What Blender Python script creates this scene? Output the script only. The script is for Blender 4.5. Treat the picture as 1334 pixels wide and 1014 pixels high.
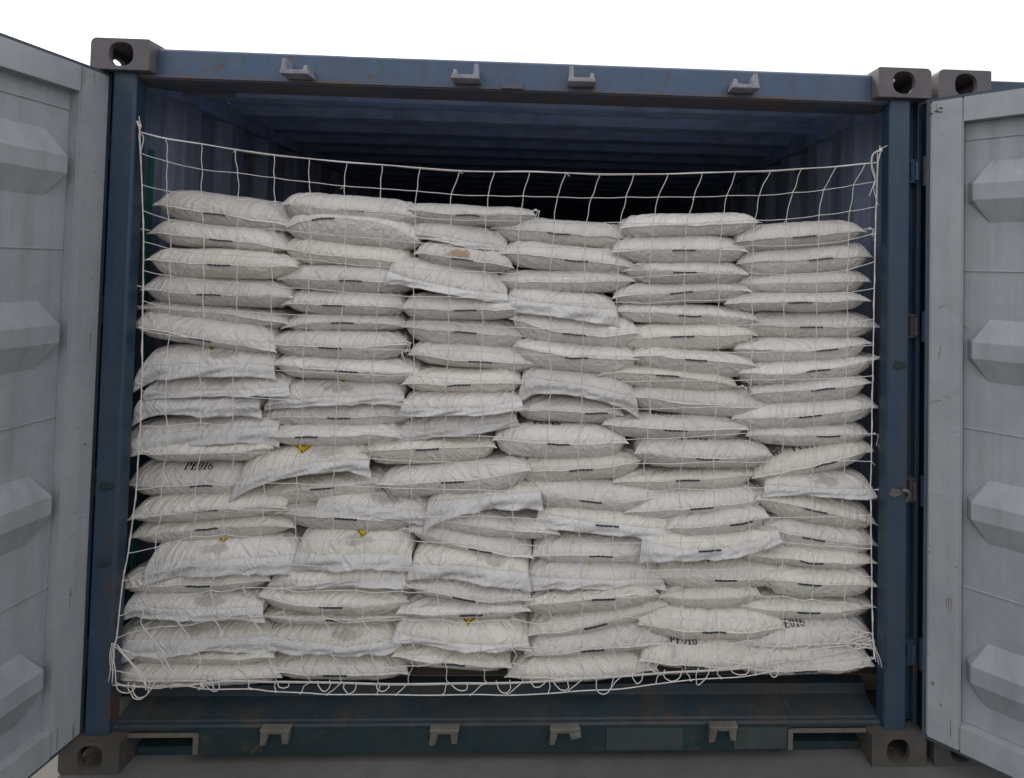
import bpy, bmesh, math, random
import numpy as np
from mathutils import Matrix, Vector

sc = bpy.context.scene
for o in list(bpy.data.objects):
    bpy.data.objects.remove(o)
COL = sc.collection
random.seed(7)
RNG = np.random.default_rng(7)

# ------------------------------------------------------------------ camera
CX, CD, CZ = 0.10288, 1.62187, 1.42166
YAW, PIT, ROL = 0.03746, 0.02545, 0.02355
FPX, SX, SY = 730.636, 81.67, -176.444
Fv = np.array([math.sin(YAW)*math.cos(PIT), math.cos(YAW)*math.cos(PIT), math.sin(PIT)])
Rv = np.array([math.cos(YAW), -math.sin(YAW), 0.0])
Uv = np.cross(Rv, Fv)
R2 = Rv*math.cos(ROL) + Uv*math.sin(ROL)
U2 = -Rv*math.sin(ROL) + Uv*math.cos(ROL)
EYE = np.array([CX, -CD, CZ])
cd = bpy.data.cameras.new("camera")
cam = bpy.data.objects.new("camera", cd)
COL.objects.link(cam)
M = Matrix(((R2[0], U2[0], -Fv[0], CX), (R2[1], U2[1], -Fv[1], -CD), (R2[2], U2[2], -Fv[2], CZ), (0, 0, 0, 1)))
cam.matrix_world = M
cd.sensor_fit = 'HORIZONTAL'
cd.sensor_width = 36.0
cd.lens = FPX/1334*36.0
cd.shift_x = -SX/1334
cd.shift_y = SY/1334
cd.clip_start = 0.02
cd.clip_end = 3000
sc.camera = cam
sc.render.resolution_x = 1024
sc.render.resolution_y = 778
sc.render.engine = 'CYCLES'
sc.cycles.max_bounces = 10
sc.cycles.diffuse_bounces = 7

# ------------------------------------------------------------------ light
SUN_EL, SUN_AZ = 48.0, -28.0      # degrees; azimuth from +y (behind the container) towards +x
w = bpy.data.worlds.new("World")
sc.world = w
w.use_nodes = True
nt = w.node_tree
bg = nt.nodes['Background']
sky = nt.nodes.new('ShaderNodeTexSky')
sky.sky_type = 'NISHITA'
sky.sun_disc = False
sky.sun_elevation = math.radians(SUN_EL)
sky.sun_rotation = math.radians(SUN_AZ)
sky.air_density = 1.0
sky.dust_density = 8.0
sky.ozone_density = 1.0
haze = nt.nodes.new('ShaderNodeMixRGB')
haze.inputs['Fac'].default_value = 0.70
haze.inputs['Color2'].default_value = (6.6, 6.6, 6.7, 1)     # thick white overcast
nt.links.new(sky.outputs['Color'], haze.inputs['Color1'])
# overcast distribution: the zenith is brighter than the horizon, (1 + 2 sin h) / 3
tcw = nt.nodes.new('ShaderNodeTexCoord')
sep = nt.nodes.new('ShaderNodeSeparateXYZ')
nt.links.new(tcw.outputs['Generated'], sep.inputs['Vector'])
mr_ = nt.nodes.new('ShaderNodeMapRange')
mr_.inputs['From Min'].default_value = 0.0
mr_.inputs['From Max'].default_value = 1.0
mr_.inputs['To Min'].default_value = 0.74
mr_.inputs['To Max'].default_value = 1.40
nt.links.new(sep.outputs['Z'], mr_.inputs['Value'])
vm_ = nt.nodes.new('ShaderNodeVectorMath')
vm_.operation = 'SCALE'
nt.links.new(haze.outputs['Color'], vm_.inputs[0])
nt.links.new(mr_.outputs['Result'], vm_.inputs['Scale'])
nt.links.new(vm_.outputs[0], bg.inputs['Color'])
bg.inputs['Strength'].default_value = 0.115
sd = bpy.data.lights.new("sun", 'SUN')
sd.energy = 1.2
sd.angle = math.radians(12)
sd.color = (1.0, 0.95, 0.88)
sun = bpy.data.objects.new("sun", sd)
COL.objects.link(sun)
az, el = math.radians(SUN_AZ), math.radians(SUN_EL)
sdir = Vector((math.sin(az)*math.cos(el), math.cos(az)*math.cos(el), math.sin(el)))
sun.rotation_euler = sdir.to_track_quat('Z', 'Y').to_euler()
sc.view_settings.view_transform = 'Standard'
sc.view_settings.look = 'None'
sc.view_settings.gamma = 1.0
sc.view_settings.exposure = 0.93


def unproj(u, v, Y):
    """photograph pixel -> point on the vertical plane y = Y"""
    d = Fv + R2*(u-667-SX)/FPX - U2*(v-507-SY)/FPX
    t = (Y+CD)/d[1]
    return EYE + t*d


# ------------------------------------------------------------------ noise
_T = RNG.random(4096)


def vnoise(x, y, z):
    xi, yi, zi = np.floor(x).astype(int), np.floor(y).astype(int), np.floor(z).astype(int)
    fx, fy, fz = x-xi, y-yi, z-zi
    fx, fy, fz = [f*f*(3-2*f) for f in (fx, fy, fz)]

    def h(a, b, c):
        return _T[(a*73856093 ^ b*19349663 ^ c*83492791) & 4095]
    r = 0
    for dx in (0, 1):
        for dy in (0, 1):
            for dz in (0, 1):
                r = r + h(xi+dx, yi+dy, zi+dz)*(fx if dx else 1-fx)*(fy if dy else 1-fy)*(fz if dz else 1-fz)
    return r*2-1


# ------------------------------------------------------------------ materials
def newmat(name):
    m = bpy.data.materials.new(name)
    m.use_nodes = True
    return m, m.node_tree, m.node_tree.nodes['Principled BSDF']


def N(t, kind, **kw):
    n = t.nodes.new(kind)
    for k, v in kw.items():
        if k in n.inputs.keys():
            n.inputs[k].default_value = v
        else:
            setattr(n, k, v)
    return n


def ramp(t, src, stops):
    r = t.nodes.new('ShaderNodeValToRGB')
    t.links.new(src, r.inputs['Fac'])
    e = r.color_ramp.elements
    while len(e) < len(stops):
        e.new(0.5)
    for k, (p, c) in enumerate(stops):
        e[k].position = p
        e[k].color = (*c, 1) if len(c) == 3 else c
    return r


def mix(t, fac, a, b, mode='MIX'):
    m = t.nodes.new('ShaderNodeMixRGB')
    m.blend_type = mode
    for key, val in (('Fac', fac), ('Color1', a), ('Color2', b)):
        if isinstance(val, bpy.types.NodeSocket):
            t.links.new(val, m.inputs[key])
        elif isinstance(val, (int, float)):
            m.inputs[key].default_value = val
        else:
            m.inputs[key].default_value = (*val, 1)
    return m.outputs['Color']


def paint(name, base, worn=None, rust=0.0, dirt=0.35, rough=0.5, dirtcol=(0.06, 0.055, 0.05), scale=4.0,
          streak=True, bump=0.25, metallic=0.0, seed=0.0, rustcol=(0.095, 0.05, 0.033)):
    m, t, p = newmat(name)
    geo = N(t, 'ShaderNodeNewGeometry')
    mp = N(t, 'ShaderNodeMapping')
    mp.inputs['Location'].default_value = (seed, seed*2, seed*3)
    t.links.new(geo.outputs['Position'], mp.inputs['Vector'])
    n1 = N(t, 'ShaderNodeTexNoise', Scale=scale, Detail=6.0, Roughness=0.65)
    t.links.new(mp.outputs['Vector'], n1.inputs['Vector'])
    mp2 = N(t, 'ShaderNodeMapping')
    mp2.inputs['Scale'].default_value = (30, 30, 1.6) if streak else (9, 9, 9)
    mp2.inputs['Location'].default_value = (seed+3, seed, seed)
    t.links.new(geo.outputs['Position'], mp2.inputs['Vector'])
    n2 = N(t, 'ShaderNodeTexNoise', Scale=1.0, Detail=5.0, Roughness=0.6)
    t.links.new(mp2.outputs['Vector'], n2.inputs['Vector'])
    n3 = N(t, 'ShaderNodeTexNoise', Scale=scale*7, Detail=8.0, Roughness=0.7)
    t.links.new(mp.outputs['Vector'], n3.inputs['Vector'])
    worn = worn or tuple(c*1.35+0.01 for c in base)
    f1 = ramp(t, n1.outputs['Fac'], [(0.38, (0, 0, 0)), (0.66, (1, 1, 1))])
    c = mix(t, f1.outputs['Color'], base, worn)
    f2 = ramp(t, n2.outputs['Fac'], [(0.42, (0, 0, 0)), (0.75, (dirt,)*3)])
    c = mix(t, f2.outputs['Color'], c, dirtcol)
    f4 = ramp(t, n3.outputs['Fac'], [(0.45, (0, 0, 0)), (0.7, (0.22,)*3)])
    c = mix(t, f4.outputs['Color'], c, tuple(min(1, x*1.5+0.03) for x in base))
    if rust > 0:
        nm = N(t, 'ShaderNodeTexNoise', Scale=scale*2.3, Detail=9.0, Roughness=0.75)
        t.links.new(mp2.outputs['Vector'] if False else mp.outputs['Vector'], nm.inputs['Vector'])
        f3 = ramp(t, nm.outputs['Fac'], [(0.66-rust*0.3, (0, 0, 0)), (0.72-rust*0.25, (1, 1, 1))])
        c = mix(t, f3.outputs['Color'], c, rustcol)
    t.links.new(c, p.inputs['Base Color'])
    rr = ramp(t, n1.outputs['Fac'], [(0.3, (rough-0.08,)*3), (0.7, (min(1, rough+0.15),)*3)])
    t.links.new(rr.outputs['Color'], p.inputs['Roughness'])
    p.inputs['Metallic'].default_value = metallic
    b = N(t, 'ShaderNodeBump', Strength=bump, Distance=0.002)
    t.links.new(n3.outputs['Fac'], b.inputs['Height'])
    b2 = N(t, 'ShaderNodeBump', Strength=0.5, Distance=0.006)
    t.links.new(n1.outputs['Fac'], b2.inputs['Height'])
    t.links.new(b.outputs['Normal'], b2.inputs['Normal'])
    t.links.new(b2.outputs['Normal'], p.inputs['Normal'])
    return m


M_BLUE = paint('blue_paint', (0.010, 0.038, 0.082), (0.024, 0.050, 0.078), rust=0.25, dirt=0.6, rough=0.42, scale=3.0)
M_HEAD = paint('header_blue_with_glare', (0.040, 0.080, 0.155), (0.065, 0.10, 0.155), rust=0.26, dirt=0.55, rough=0.45, scale=4.0, seed=4)  # header's own blue, made paler: hazy glare at the top is in the colour
M_TEAL = paint('worn_teal_paint', (0.004, 0.019, 0.024), (0.010, 0.027, 0.030), rust=0.2, dirt=0.6, dirtcol=(0.015, 0.02, 0.02), rough=0.6,
               rustcol=(0.06, 0.045, 0.035), scale=5.0, seed=9)
M_SILL = paint('scuffed_sill_paint', (0.006, 0.022, 0.034), (0.020, 0.023, 0.023), rust=0.5, dirt=0.6, dirtcol=(0.018, 0.018, 0.016), rough=0.6,
               rustcol=(0.034, 0.03, 0.025), scale=3.5, streak=False, seed=21)
M_DARK = paint('dark_recess_paint', (0.012, 0.03, 0.045), rust=0.1, rough=0.6, seed=2)
M_GREY = paint('light_grey_door_paint', (0.28, 0.30, 0.32), (0.325, 0.34, 0.35), rust=0.05, dirt=0.35, rough=0.45,
               dirtcol=(0.2, 0.2, 0.19), scale=2.2, seed=5)
M_GREY2 = paint('grey_door_paint_shaded', (0.26, 0.275, 0.30), (0.31, 0.325, 0.345), rust=0.08, dirt=0.45, rough=0.5,  # same door paint, darkened: shade of the recessed panel is in the colour
                dirtcol=(0.17, 0.17, 0.16), scale=2.2, seed=6)
M_WALL = paint('grey_interior_wall_paint', (0.22, 0.27, 0.40), (0.28, 0.30, 0.37), rust=0.08, dirt=0.6, rough=0.7,
               dirtcol=(0.06, 0.06, 0.055), scale=3, seed=8)
M_CEIL = paint('dusty_blue_ceiling_flare_lift', (0.20, 0.31, 0.58), (0.33, 0.38, 0.52), rust=0.06, dirt=0.6, rough=0.6,  # blue raised past real paint: lens-flare haze is put into the colour
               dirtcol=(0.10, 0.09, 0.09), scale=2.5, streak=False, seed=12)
M_BACK = paint('navy_back_wall_paint', (0.22, 0.42, 0.80), rust=0.0, dirt=0.3, rough=0.6, seed=13)
M_CAST = paint('bare_corner_casting_steel', (0.088, 0.080, 0.090), (0.13, 0.112, 0.118), rust=0.12, dirt=0.4, rough=0.55,
               rustcol=(0.14, 0.085, 0.06), scale=9, streak=False, bump=0.6, seed=15)
M_CASTB = paint('muddy_corner_casting_steel', (0.05, 0.045, 0.038), (0.08, 0.07, 0.058), rust=0.2, dirt=0.5, rough=0.65,
                rustcol=(0.09, 0.06, 0.045), scale=9, streak=False, bump=0.6, seed=16)
M_KEEP = paint('scraped_bracket_steel', (0.17, 0.18, 0.22), (0.32, 0.31, 0.33), rust=0.3, dirt=0.3, rough=0.4, scale=18,
               rustcol=(0.2, 0.11, 0.07), streak=False, seed=17)
M_KEEPB = paint('rusty_bracket_steel', (0.09, 0.085, 0.07), (0.15, 0.135, 0.11), rust=0.3, dirt=0.3, rough=0.6, scale=18,
                rustcol=(0.12, 0.075, 0.05), streak=False, seed=18)
M_RUST = paint('rust_brown_hinge', (0.035, 0.035, 0.04), (0.06, 0.048, 0.042), rustcol=(0.075, 0.05, 0.038), rust=0.3, rough=0.75, scale=12, seed=19)
M_GREEN = paint('green_strip_paint', (0.01, 0.11, 0.09), rust=0.05, rough=0.5, seed=3)
M_RUBBER = paint('black_rubber_gasket', (0.035, 0.05, 0.07), rough=0.65, rust=0.0, dirt=0.3, seed=1)
M_FLOOR = paint('dusty_plywood_floor', (0.10, 0.085, 0.065), (0.13, 0.11, 0.085), rough=0.7, streak=False, seed=30)
M_ASPH = paint('asphalt', (0.085, 0.083, 0.078), (0.125, 0.12, 0.112), rough=0.85, streak=False, bump=0.8, scale=1.2, seed=31)


def sackmat(name, base, base2, liner=False):
    m, t, p = newmat(name)
    tc = N(t, 'ShaderNodeTexCoord')
    oi = N(t, 'ShaderNodeObjectInfo')
    add = N(t, 'ShaderNodeVectorMath', operation='MULTIPLY_ADD')
    t.links.new(oi.outputs['Random'], add.inputs[0])
    add.inputs[1].default_value = (37, 53, 71)
    t.links.new(tc.outputs['Object'], add.inputs[2])
    # creases running diagonally off the seam
    hs = []
    for ang, sc_, st in ((42, (9, 85, 55), 0.38), (-34, (11, 70, 50), 0.42), (64, (8, 60, 42), 0.42)):
        mp = N(t, 'ShaderNodeMapping')
        mp.vector_type = 'TEXTURE'          # rotate first, then stretch: creases run along the rotated axis
        mp.inputs['Rotation'].default_value = (0.1, math.radians(-ang*.8), math.radians(ang))
        mp.inputs['Scale'].default_value = tuple(1/q for q in sc_)
        t.links.new(add.outputs[0], mp.inputs['Vector'])
        n = N(t, 'ShaderNodeTexNoise', Scale=1.0, Detail=2.5, Roughness=0.5)
        n.inputs['Distortion'].default_value = 0.5
        t.links.new(mp.outputs['Vector'], n.inputs['Vector'])
        r = ramp(t, n.outputs['Fac'], [(st, (0, 0, 0)), (st+0.26, (1, 1, 1))])
        hs.append(r.outputs['Color'])
    msk = N(t, 'ShaderNodeTexNoise', Scale=9.0, Detail=2.0)
    t.links.new(add.outputs[0], msk.inputs['Vector'])
    mr = ramp(t, msk.outputs['Fac'], [(0.40, (0, 0, 0)), (0.60, (1, 1, 1))])
    msk2 = N(t, 'ShaderNodeTexNoise', Scale=6.0, Detail=1.0)
    mpx = N(t, 'ShaderNodeMapping')
    mpx.inputs['Location'].default_value = (5, 9, 2)
    t.links.new(add.outputs[0], mpx.inputs['Vector'])
    t.links.new(mpx.outputs['Vector'], msk2.inputs['Vector'])
    mr2 = ramp(t, msk2.outputs['Fac'], [(0.42, (0, 0, 0)), (0.62, (1, 1, 1))])
    h = mix(t, mr.outputs['Color'], hs[0], hs[1])
    h = mix(t, mr2.outputs['Color'], h, hs[2])
    bmp = N(t, 'ShaderNodeBump', Strength=0.55 if not liner else 0.5, Distance=0.008)
    t.links.new(h, bmp.inputs['Height'])
    # crumple
    vo = N(t, 'ShaderNodeTexVoronoi', Scale=20.0)
    vo.feature = 'F1'
    nd = N(t, 'ShaderNodeTexNoise', Scale=8.0, Detail=3.0)
    t.links.new(add.outputs[0], nd.inputs['Vector'])
    vm = N(t, 'ShaderNodeVectorMath', operation='MULTIPLY_ADD')
    t.links.new(nd.outputs['Color'], vm.inputs[0])
    vm.inputs[1].default_value = (0.12, 0.12, 0.12)
    t.links.new(add.outputs[0], vm.inputs[2])
    t.links.new(vm.outputs[0], vo.inputs['Vector'])
    b2 = N(t, 'ShaderNodeBump', Strength=0.05 if not liner else 0.25, Distance=0.008)
    t.links.new(vo.outputs['Distance'], b2.inputs['Height'])
    t.links.new(bmp.outputs['Normal'], b2.inputs['Normal'])
    # fine weave
    b3 = N(t, 'ShaderNodeBump', Strength=0.12, Distance=0.001)
    nf = N(t, 'ShaderNodeTexNoise', Scale=420.0, Detail=2.0)
    t.links.new(add.outputs[0], nf.inputs['Vector'])
    t.links.new(nf.outputs['Fac'], b3.inputs['Height'])
    t.links.new(b2.outputs['Normal'], b3.inputs['Normal'])
    t.links.new(b3.outputs['Normal'], p.inputs['Normal'])
    rr = ramp(t, oi.outputs['Random'], [(0.0, base), (1.0, base2)])
    c = rr.outputs['Color']
    dn = N(t, 'ShaderNodeTexNoise', Scale=5.0, Detail=6.0, Roughness=0.65)
    t.links.new(add.outputs[0], dn.inputs['Vector'])
    dr = ramp(t, dn.outputs['Fac'], [(0.50, (0, 0, 0)), (0.78, (0.45,)*3)])
    c = mix(t, dr.outputs['Color'], c, (0.44, 0.39, 0.33))
    t.links.new(c, p.inputs['Base Color'])
    p.inputs['Roughness'].default_value = 0.36 if not liner else 0.28
    p.inputs['Specular IOR Level'].default_value = 0.6
    tr = N(t, 'ShaderNodeBsdfTranslucent')
    tr.inputs['Color'].default_value = (0.8, 0.78, 0.75, 1)
    t.links.new(b3.outputs['Normal'], tr.inputs['Normal'])
    ms = N(t, 'ShaderNodeMixShader')
    ms.inputs['Fac'].default_value = 0.30 if liner else 0.08
    out = t.nodes['Material Output']
    t.links.new(p.outputs['BSDF'], ms.inputs[1])
    t.links.new(tr.outputs['BSDF'], ms.inputs[2])
    t.links.new(ms.outputs['Shader'], out.inputs['Surface'])
    return m


M_SACK = sackmat('woven_sack_fabric', (0.61, 0.57, 0.525), (0.75, 0.71, 0.665))
M_SACKC = sackmat('creamy_sack_fabric', (0.65, 0.61, 0.535), (0.74, 0.70, 0.625))
M_LINER = sackmat('white_plastic_liner', (0.76, 0.735, 0.71), (0.85, 0.83, 0.81), liner=True)


def plain(name, col, rough=0.6, metallic=0.0):
    m, t, p = newmat(name)
    n = N(t, 'ShaderNodeTexNoise', Scale=60.0, Detail=3.0)
    geo = N(t, 'ShaderNodeNewGeometry')
    t.links.new(geo.outputs['Position'], n.inputs['Vector'])
    c = mix(t, n.outputs['Fac'], tuple(x*0.75 for x in col), tuple(min(1, x*1.25) for x in col))
    t.links.new(c, p.inputs['Base Color'])
    p.inputs['Roughness'].default_value = rough
    p.inputs['Metallic'].default_value = metallic
    return m


M_TAG = plain('black_seam_label', (0.035, 0.045, 0.055))
M_INK = plain('black_ink', (0.02, 0.02, 0.022))
M_YEL = plain('yellow_label_paper', (0.62, 0.42, 0.02))
M_CORD = plain('off_white_net_cord', (0.60, 0.575, 0.54), 0.7)
M_THREAD = plain('white_sewing_thread', (0.62, 0.6, 0.57), 0.7)


def stainmat(name, col, strength):
    m, t, p = newmat(name)
    at = N(t, 'ShaderNodeAttribute')
    at.attribute_name = 'fade'
    geo = N(t, 'ShaderNodeNewGeometry')
    n = N(t, 'ShaderNodeTexNoise', Scale=45.0, Detail=5.0, Roughness=0.7)
    t.links.new(geo.outputs['Position'], n.inputs['Vector'])
    mu = N(t, 'ShaderNodeMath', operation='MULTIPLY_ADD')
    t.links.new(n.outputs['Fac'], mu.inputs[0])
    mu.inputs[1].default_value = 1.4
    t.links.new(at.outputs['Fac'], mu.inputs[2])
    r = ramp(t, mu.outputs[0], [(0.95, (0, 0, 0)), (1.0, (strength,)*3)])
    r.color_ramp.elements[0].position = 0.80
    p.inputs['Base Color'].default_value = (*col, 1)
    p.inputs['Roughness'].default_value = 0.6
    tr = N(t, 'ShaderNodeBsdfTransparent')
    ms = N(t, 'ShaderNodeMixShader')
    t.links.new(r.outputs['Color'], ms.inputs['Fac'])
    t.links.new(tr.outputs['BSDF'], ms.inputs[1])
    t.links.new(p.outputs['BSDF'], ms.inputs[2])
    t.links.new(ms.outputs['Shader'], t.nodes['Material Output'].inputs['Surface'])
    return m


M_STAIN = stainmat('faded_brown_print', (0.33, 0.26, 0.225), 0.30)
M_RSTAIN = stainmat('orange_brown_stain', (0.40, 0.25, 0.12), 0.6)


# ------------------------------------------------------------------ object helpers
def tag(o, label=None, cat=None, group=None, kind=None):
    for k, v in (('label', label), ('category', cat), ('group', group), ('kind', kind)):
        if v:
            o[k] = v


def empty(name, loc=(0, 0, 0), **kw):
    o = bpy.data.objects.new(name, None)
    o.empty_display_size = 0.1
    COL.objects.link(o)
    o.location = loc
    o.matrix_world = Matrix.Translation(loc)
    tag(o, **kw)
    return o


def obj(name, verts, faces, mat, parent=None, smooth=False, origin=None, mats=None, fmat=None):
    me = bpy.data.meshes.new(name)
    o0 = np.zeros(3) if origin is None else np.array(origin)
    me.from_pydata([tuple(np.array(v)-o0) for v in verts], [], [tuple(int(i) for i in f) for f in faces])
    for mm in (mats or [mat]):
        me.materials.append(mm)
    if fmat is not None:
        me.polygons.foreach_set('material_index', fmat)
    if smooth:
        me.polygons.foreach_set('use_smooth', [True]*len(me.polygons))
    me.update()
    ob = bpy.data.objects.new(name, me)
    COL.objects.link(ob)
    ob.location = tuple(o0)
    if parent is not None:
        ob.parent = parent
        wp = world_loc(parent)
        ob.location = tuple(o0-wp)
    return ob


def world_loc(o):
    p = np.zeros(3)
    while o is not None:
        p = p+np.array(o.location)
        o = o.parent
    return p


class MB:
    def __init__(s):
        s.v, s.f = [], []

    def add(s, v, f):
        k = len(s.v)
        s.v += [tuple(p) for p in v]
        s.f += [tuple(i+k for i in q) for q in f]

    def box(s, x0, x1, y0, y1, z0, z1, b=0.0):
        if b <= 0:
            v = [(x, y, z) for x in (x0, x1) for y in (y0, y1) for z in (z0, z1)]
            s.add(v, [(0, 1, 3, 2), (4, 6, 7, 5), (0, 4, 5, 1), (2, 3, 7, 6), (0, 2, 6, 4), (1, 5, 7, 3)])
        else:
            bm = bmesh.new()
            bmesh.ops.create_cube(bm, size=1.0)
            for q in bm.verts:
                q.co = Vector(((x0+x1)/2+q.co.x*(x1-x0), (y0+y1)/2+q.co.y*(y1-y0), (z0+z1)/2+q.co.z*(z1-z0)))
            bmesh.ops.bevel(bm, geom=bm.edges[:], offset=b, segments=2, affect='EDGES')
            bm.verts.index_update()
            s.add([tuple(q.co) for q in bm.verts], [[q.index for q in f.verts] for f in bm.faces])
            bm.free()

    def prism(s, prof, axis, a, b):
        """extrude a closed 2D profile along an axis ('x': prof=(y,z), 'z': prof=(x,y), 'y': prof=(x,z))"""
        n = len(prof)
        def P(p, t):
            return {'x': (t, p[0], p[1]), 'z': (p[0], p[1], t), 'y': (p[0], t, p[1])}[axis]
        v = [P(p, a) for p in prof]+[P(p, b) for p in prof]
        f = [(i, (i+1) % n, n+(i+1) % n, n+i) for i in range(n)]
        f += [tuple(range(n))[::-1], tuple(range(n, 2*n))]
        s.add(v, f)

    def cyl(s, a, b, r, n=14):
        s.tube([a, b], r, n, cap=True)

    def tube(s, pts, r, n=6, cap=True):
        pts = np.array(pts, float)
        k0 = len(s.v)
        m = len(pts)
        tang = np.gradient(pts, axis=0)
        tang /= np.linalg.norm(tang, axis=1)[:, None]+1e-12
        ref = np.array([0, 1, 0.17]) if abs(tang[0][1]) < 0.9 else np.array([1, 0, 0.0])
        for i in range(m):
            a = np.cross(tang[i], ref)
            a /= np.linalg.norm(a)+1e-12
            b = np.cross(tang[i], a)
            ri = r[i] if hasattr(r, '__len__') else r
            for k in range(n):
                t = 2*math.pi*k/n
                s.v.append(tuple(pts[i]+ri*(a*math.cos(t)+b*math.sin(t))))
        for i in range(m-1):
            for k in range(n):
                s.f.append((k0+i*n+k, k0+i*n+(k+1) % n, k0+(i+1)*n+(k+1) % n, k0+(i+1)*n+k))
        if cap:
            s.f.append(tuple(k0+k for k in range(n))[::-1])
            s.f.append(tuple(k0+(m-1)*n+k for k in range(n)))

    def blob(s, c, r):
        bm = bmesh.new()
        bmesh.ops.create_icosphere(bm, subdivisions=1, radius=1)
        bm.verts.index_update()
        s.add([(c[0]+q.co.x*r[0], c[1]+q.co.y*r[1], c[2]+q.co.z*r[2]) for q in bm.verts],
              [[q.index for q in f.verts] for f in bm.faces])
        bm.free()

    def build(s, name, mat, parent=None, smooth=False, mtx=None, origin=None, bevel=0.0):
        v = s.v
        if mtx is not None:
            v = [tuple(mtx @ Vector(p)) for p in v]
        if origin is None:
            a = np.array(v)
            origin = (a.min(0)+a.max(0))/2
        o = obj(name, v, s.f, mat, parent, smooth, origin=origin)
        bm = bmesh.new()
        bm.from_mesh(o.data)
        bmesh.ops.recalc_face_normals(bm, faces=bm.faces)
        bm.to_mesh(o.data)
        bm.free()
        if bevel > 0:
            md = o.modifiers.new('bevel', 'BEVEL')
            md.width = bevel
            md.segments = 2
            md.limit_method = 'ANGLE'
        return o


def catmull(P, n=6):
    P = np.array(P, float)
    if len(P) < 3:
        return P
    Q = np.vstack([2*P[0]-P[1], P, 2*P[-1]-P[-2]])
    out = []
    for i in range(1, len(Q)-2):
        p0, p1, p2, p3 = Q[i-1], Q[i], Q[i+1], Q[i+2]
        for k in range(n):
            t = k/n
            out.append(0.5*((2*p1)+(-p0+p2)*t+(2*p0-5*p1+4*p2-p3)*t*t+(-p0+3*p1-3*p2+p3)*t**3))
    out.append(Q[-2])
    return np.array(out)


# ------------------------------------------------------------------ ground
g = obj('ground', [(-400, -400, 0), (400, -400, 0), (400, 400, 0), (-400, 400, 0)], [(0, 1, 2, 3)], M_ASPH)
tag(g, kind='structure')

# ------------------------------------------------------------------ container
H = 2.042        # height of the container as measured off the photograph
W2 = 1.219
CH = 0.089       # corner casting height
LEN = 6.06
BOT_Z = 0.0


def casting_mesh():
    """hollow ISO corner casting for the front left top corner, spanning x 0..0.162, y 0..0.178, z 0..CH"""
    b = MB()
    prof = [(.003, 0), (.159, 0), (.162, .003), (.162, CH-.003), (.159, CH)]
    for k in range(7):
        a = math.pi/2*(1+k/6)
        prof.append((.016+.016*math.cos(a), CH-.016+.016*math.sin(a)))
    prof.append((0, .003))
    b.prism(prof, 'y', 0, .178)
    base = b.build('casting_tmp', M_CAST, origin=(0, 0, 0))
    cut = []

    def cutter(mb):
        c = mb.build('cut', M_CAST, origin=(0, 0, 0))
        cut.append(c)
    m = MB()
    m.box(.014, .148, .014, .164, .012, CH-.013)
    cutter(m)

    def oval(cx, cz, rx, rz, ax, a, bb):
        prof = []
        for k in range(28):
            t = 2*math.pi*k/28
            ct, st = math.cos(t), math.sin(t)
            prof.append((cx+rx*abs(ct)**0.8*(1 if ct > 0 else -1), cz+rz*abs(st)**0.8*(1 if st > 0 else -1)))
        q = MB()
        q.prism(prof, ax, a, bb)
        cutter(q)
    oval(.084, CH*.50, .034, .034, 'y', -.02, .05)      # front aperture
    oval(.089, CH*.42, .026, .020, 'x', -.02, .05)      # outer side aperture
    q = MB()
    prof = []
    for k in range(28):
        t = 2*math.pi*k/28
        prof.append((.085+.026*math.cos(t), .105+.046*math.sin(t)))
    q.prism(prof, 'z', .05, .2)
    cutter(q)
    for c in cut:
        md = base.modifiers.new('b', 'BOOLEAN')
        md.operation = 'DIFFERENCE'
        md.object = c
        md.solver = 'EXACT'
    dg = bpy.context.evaluated_depsgraph_get()
    me = bpy.data.meshes.new_from_object(base.evaluated_get(dg))
    for c in cut+[base]:
        bpy.data.objects.remove(c)
    return me


CAST = casting_mesh()


def casting(parent, x, y, z, mx, my, mz, mat):
    me = CAST.copy()
    me.materials.clear()
    me.materials.append(mat)
    flip = mx*my*mz < 0
    for v in me.vertices:
        v.co = Vector((v.co.x*mx, v.co.y*my, v.co.z*mz))
    if flip:
        me.flip_normals()
    o = bpy.data.objects.new('corner_casting', me)
    COL.objects.link(o)
    o.location = (x, y, z)
    o.parent = parent
    return o


def corrugated(mb, L0, L1, pitch, depth, fn, thick=0.002):
    """trapezoid sheet: fn(t, d, s) -> point, t along the run, d offset, s 0/1 across"""
    ts, ds = [], []
    t = L0
    k = 0
    while t < L1:
        for a, d in ((0, 0), (.30, 0), (.5, 1), (.80, 1)):
            tt = t+a*pitch
            if tt <= L1:
                ts.append(tt)
                ds.append(d*depth)
        t += pitch
    ts.append(L1)
    ds.append(0)
    n = len(ts)
    v = []
    for off in (0, thick):
        for s_ in (0, 1):
            v += [fn(ts[i], ds[i]+off, s_) for i in range(n)]
    f = []
    for i in range(n-1):
        f.append((i, i+1, n+i+1, n+i))
        f.append((2*n+i, 3*n+i, 3*n+i+1, 2*n+i+1))
        f.append((i, 2*n+i, 2*n+i+1, i+1))
        f.append((n+i, n+i+1, 3*n+i+1, 3*n+i))
    mb.add(v, f)


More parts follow.
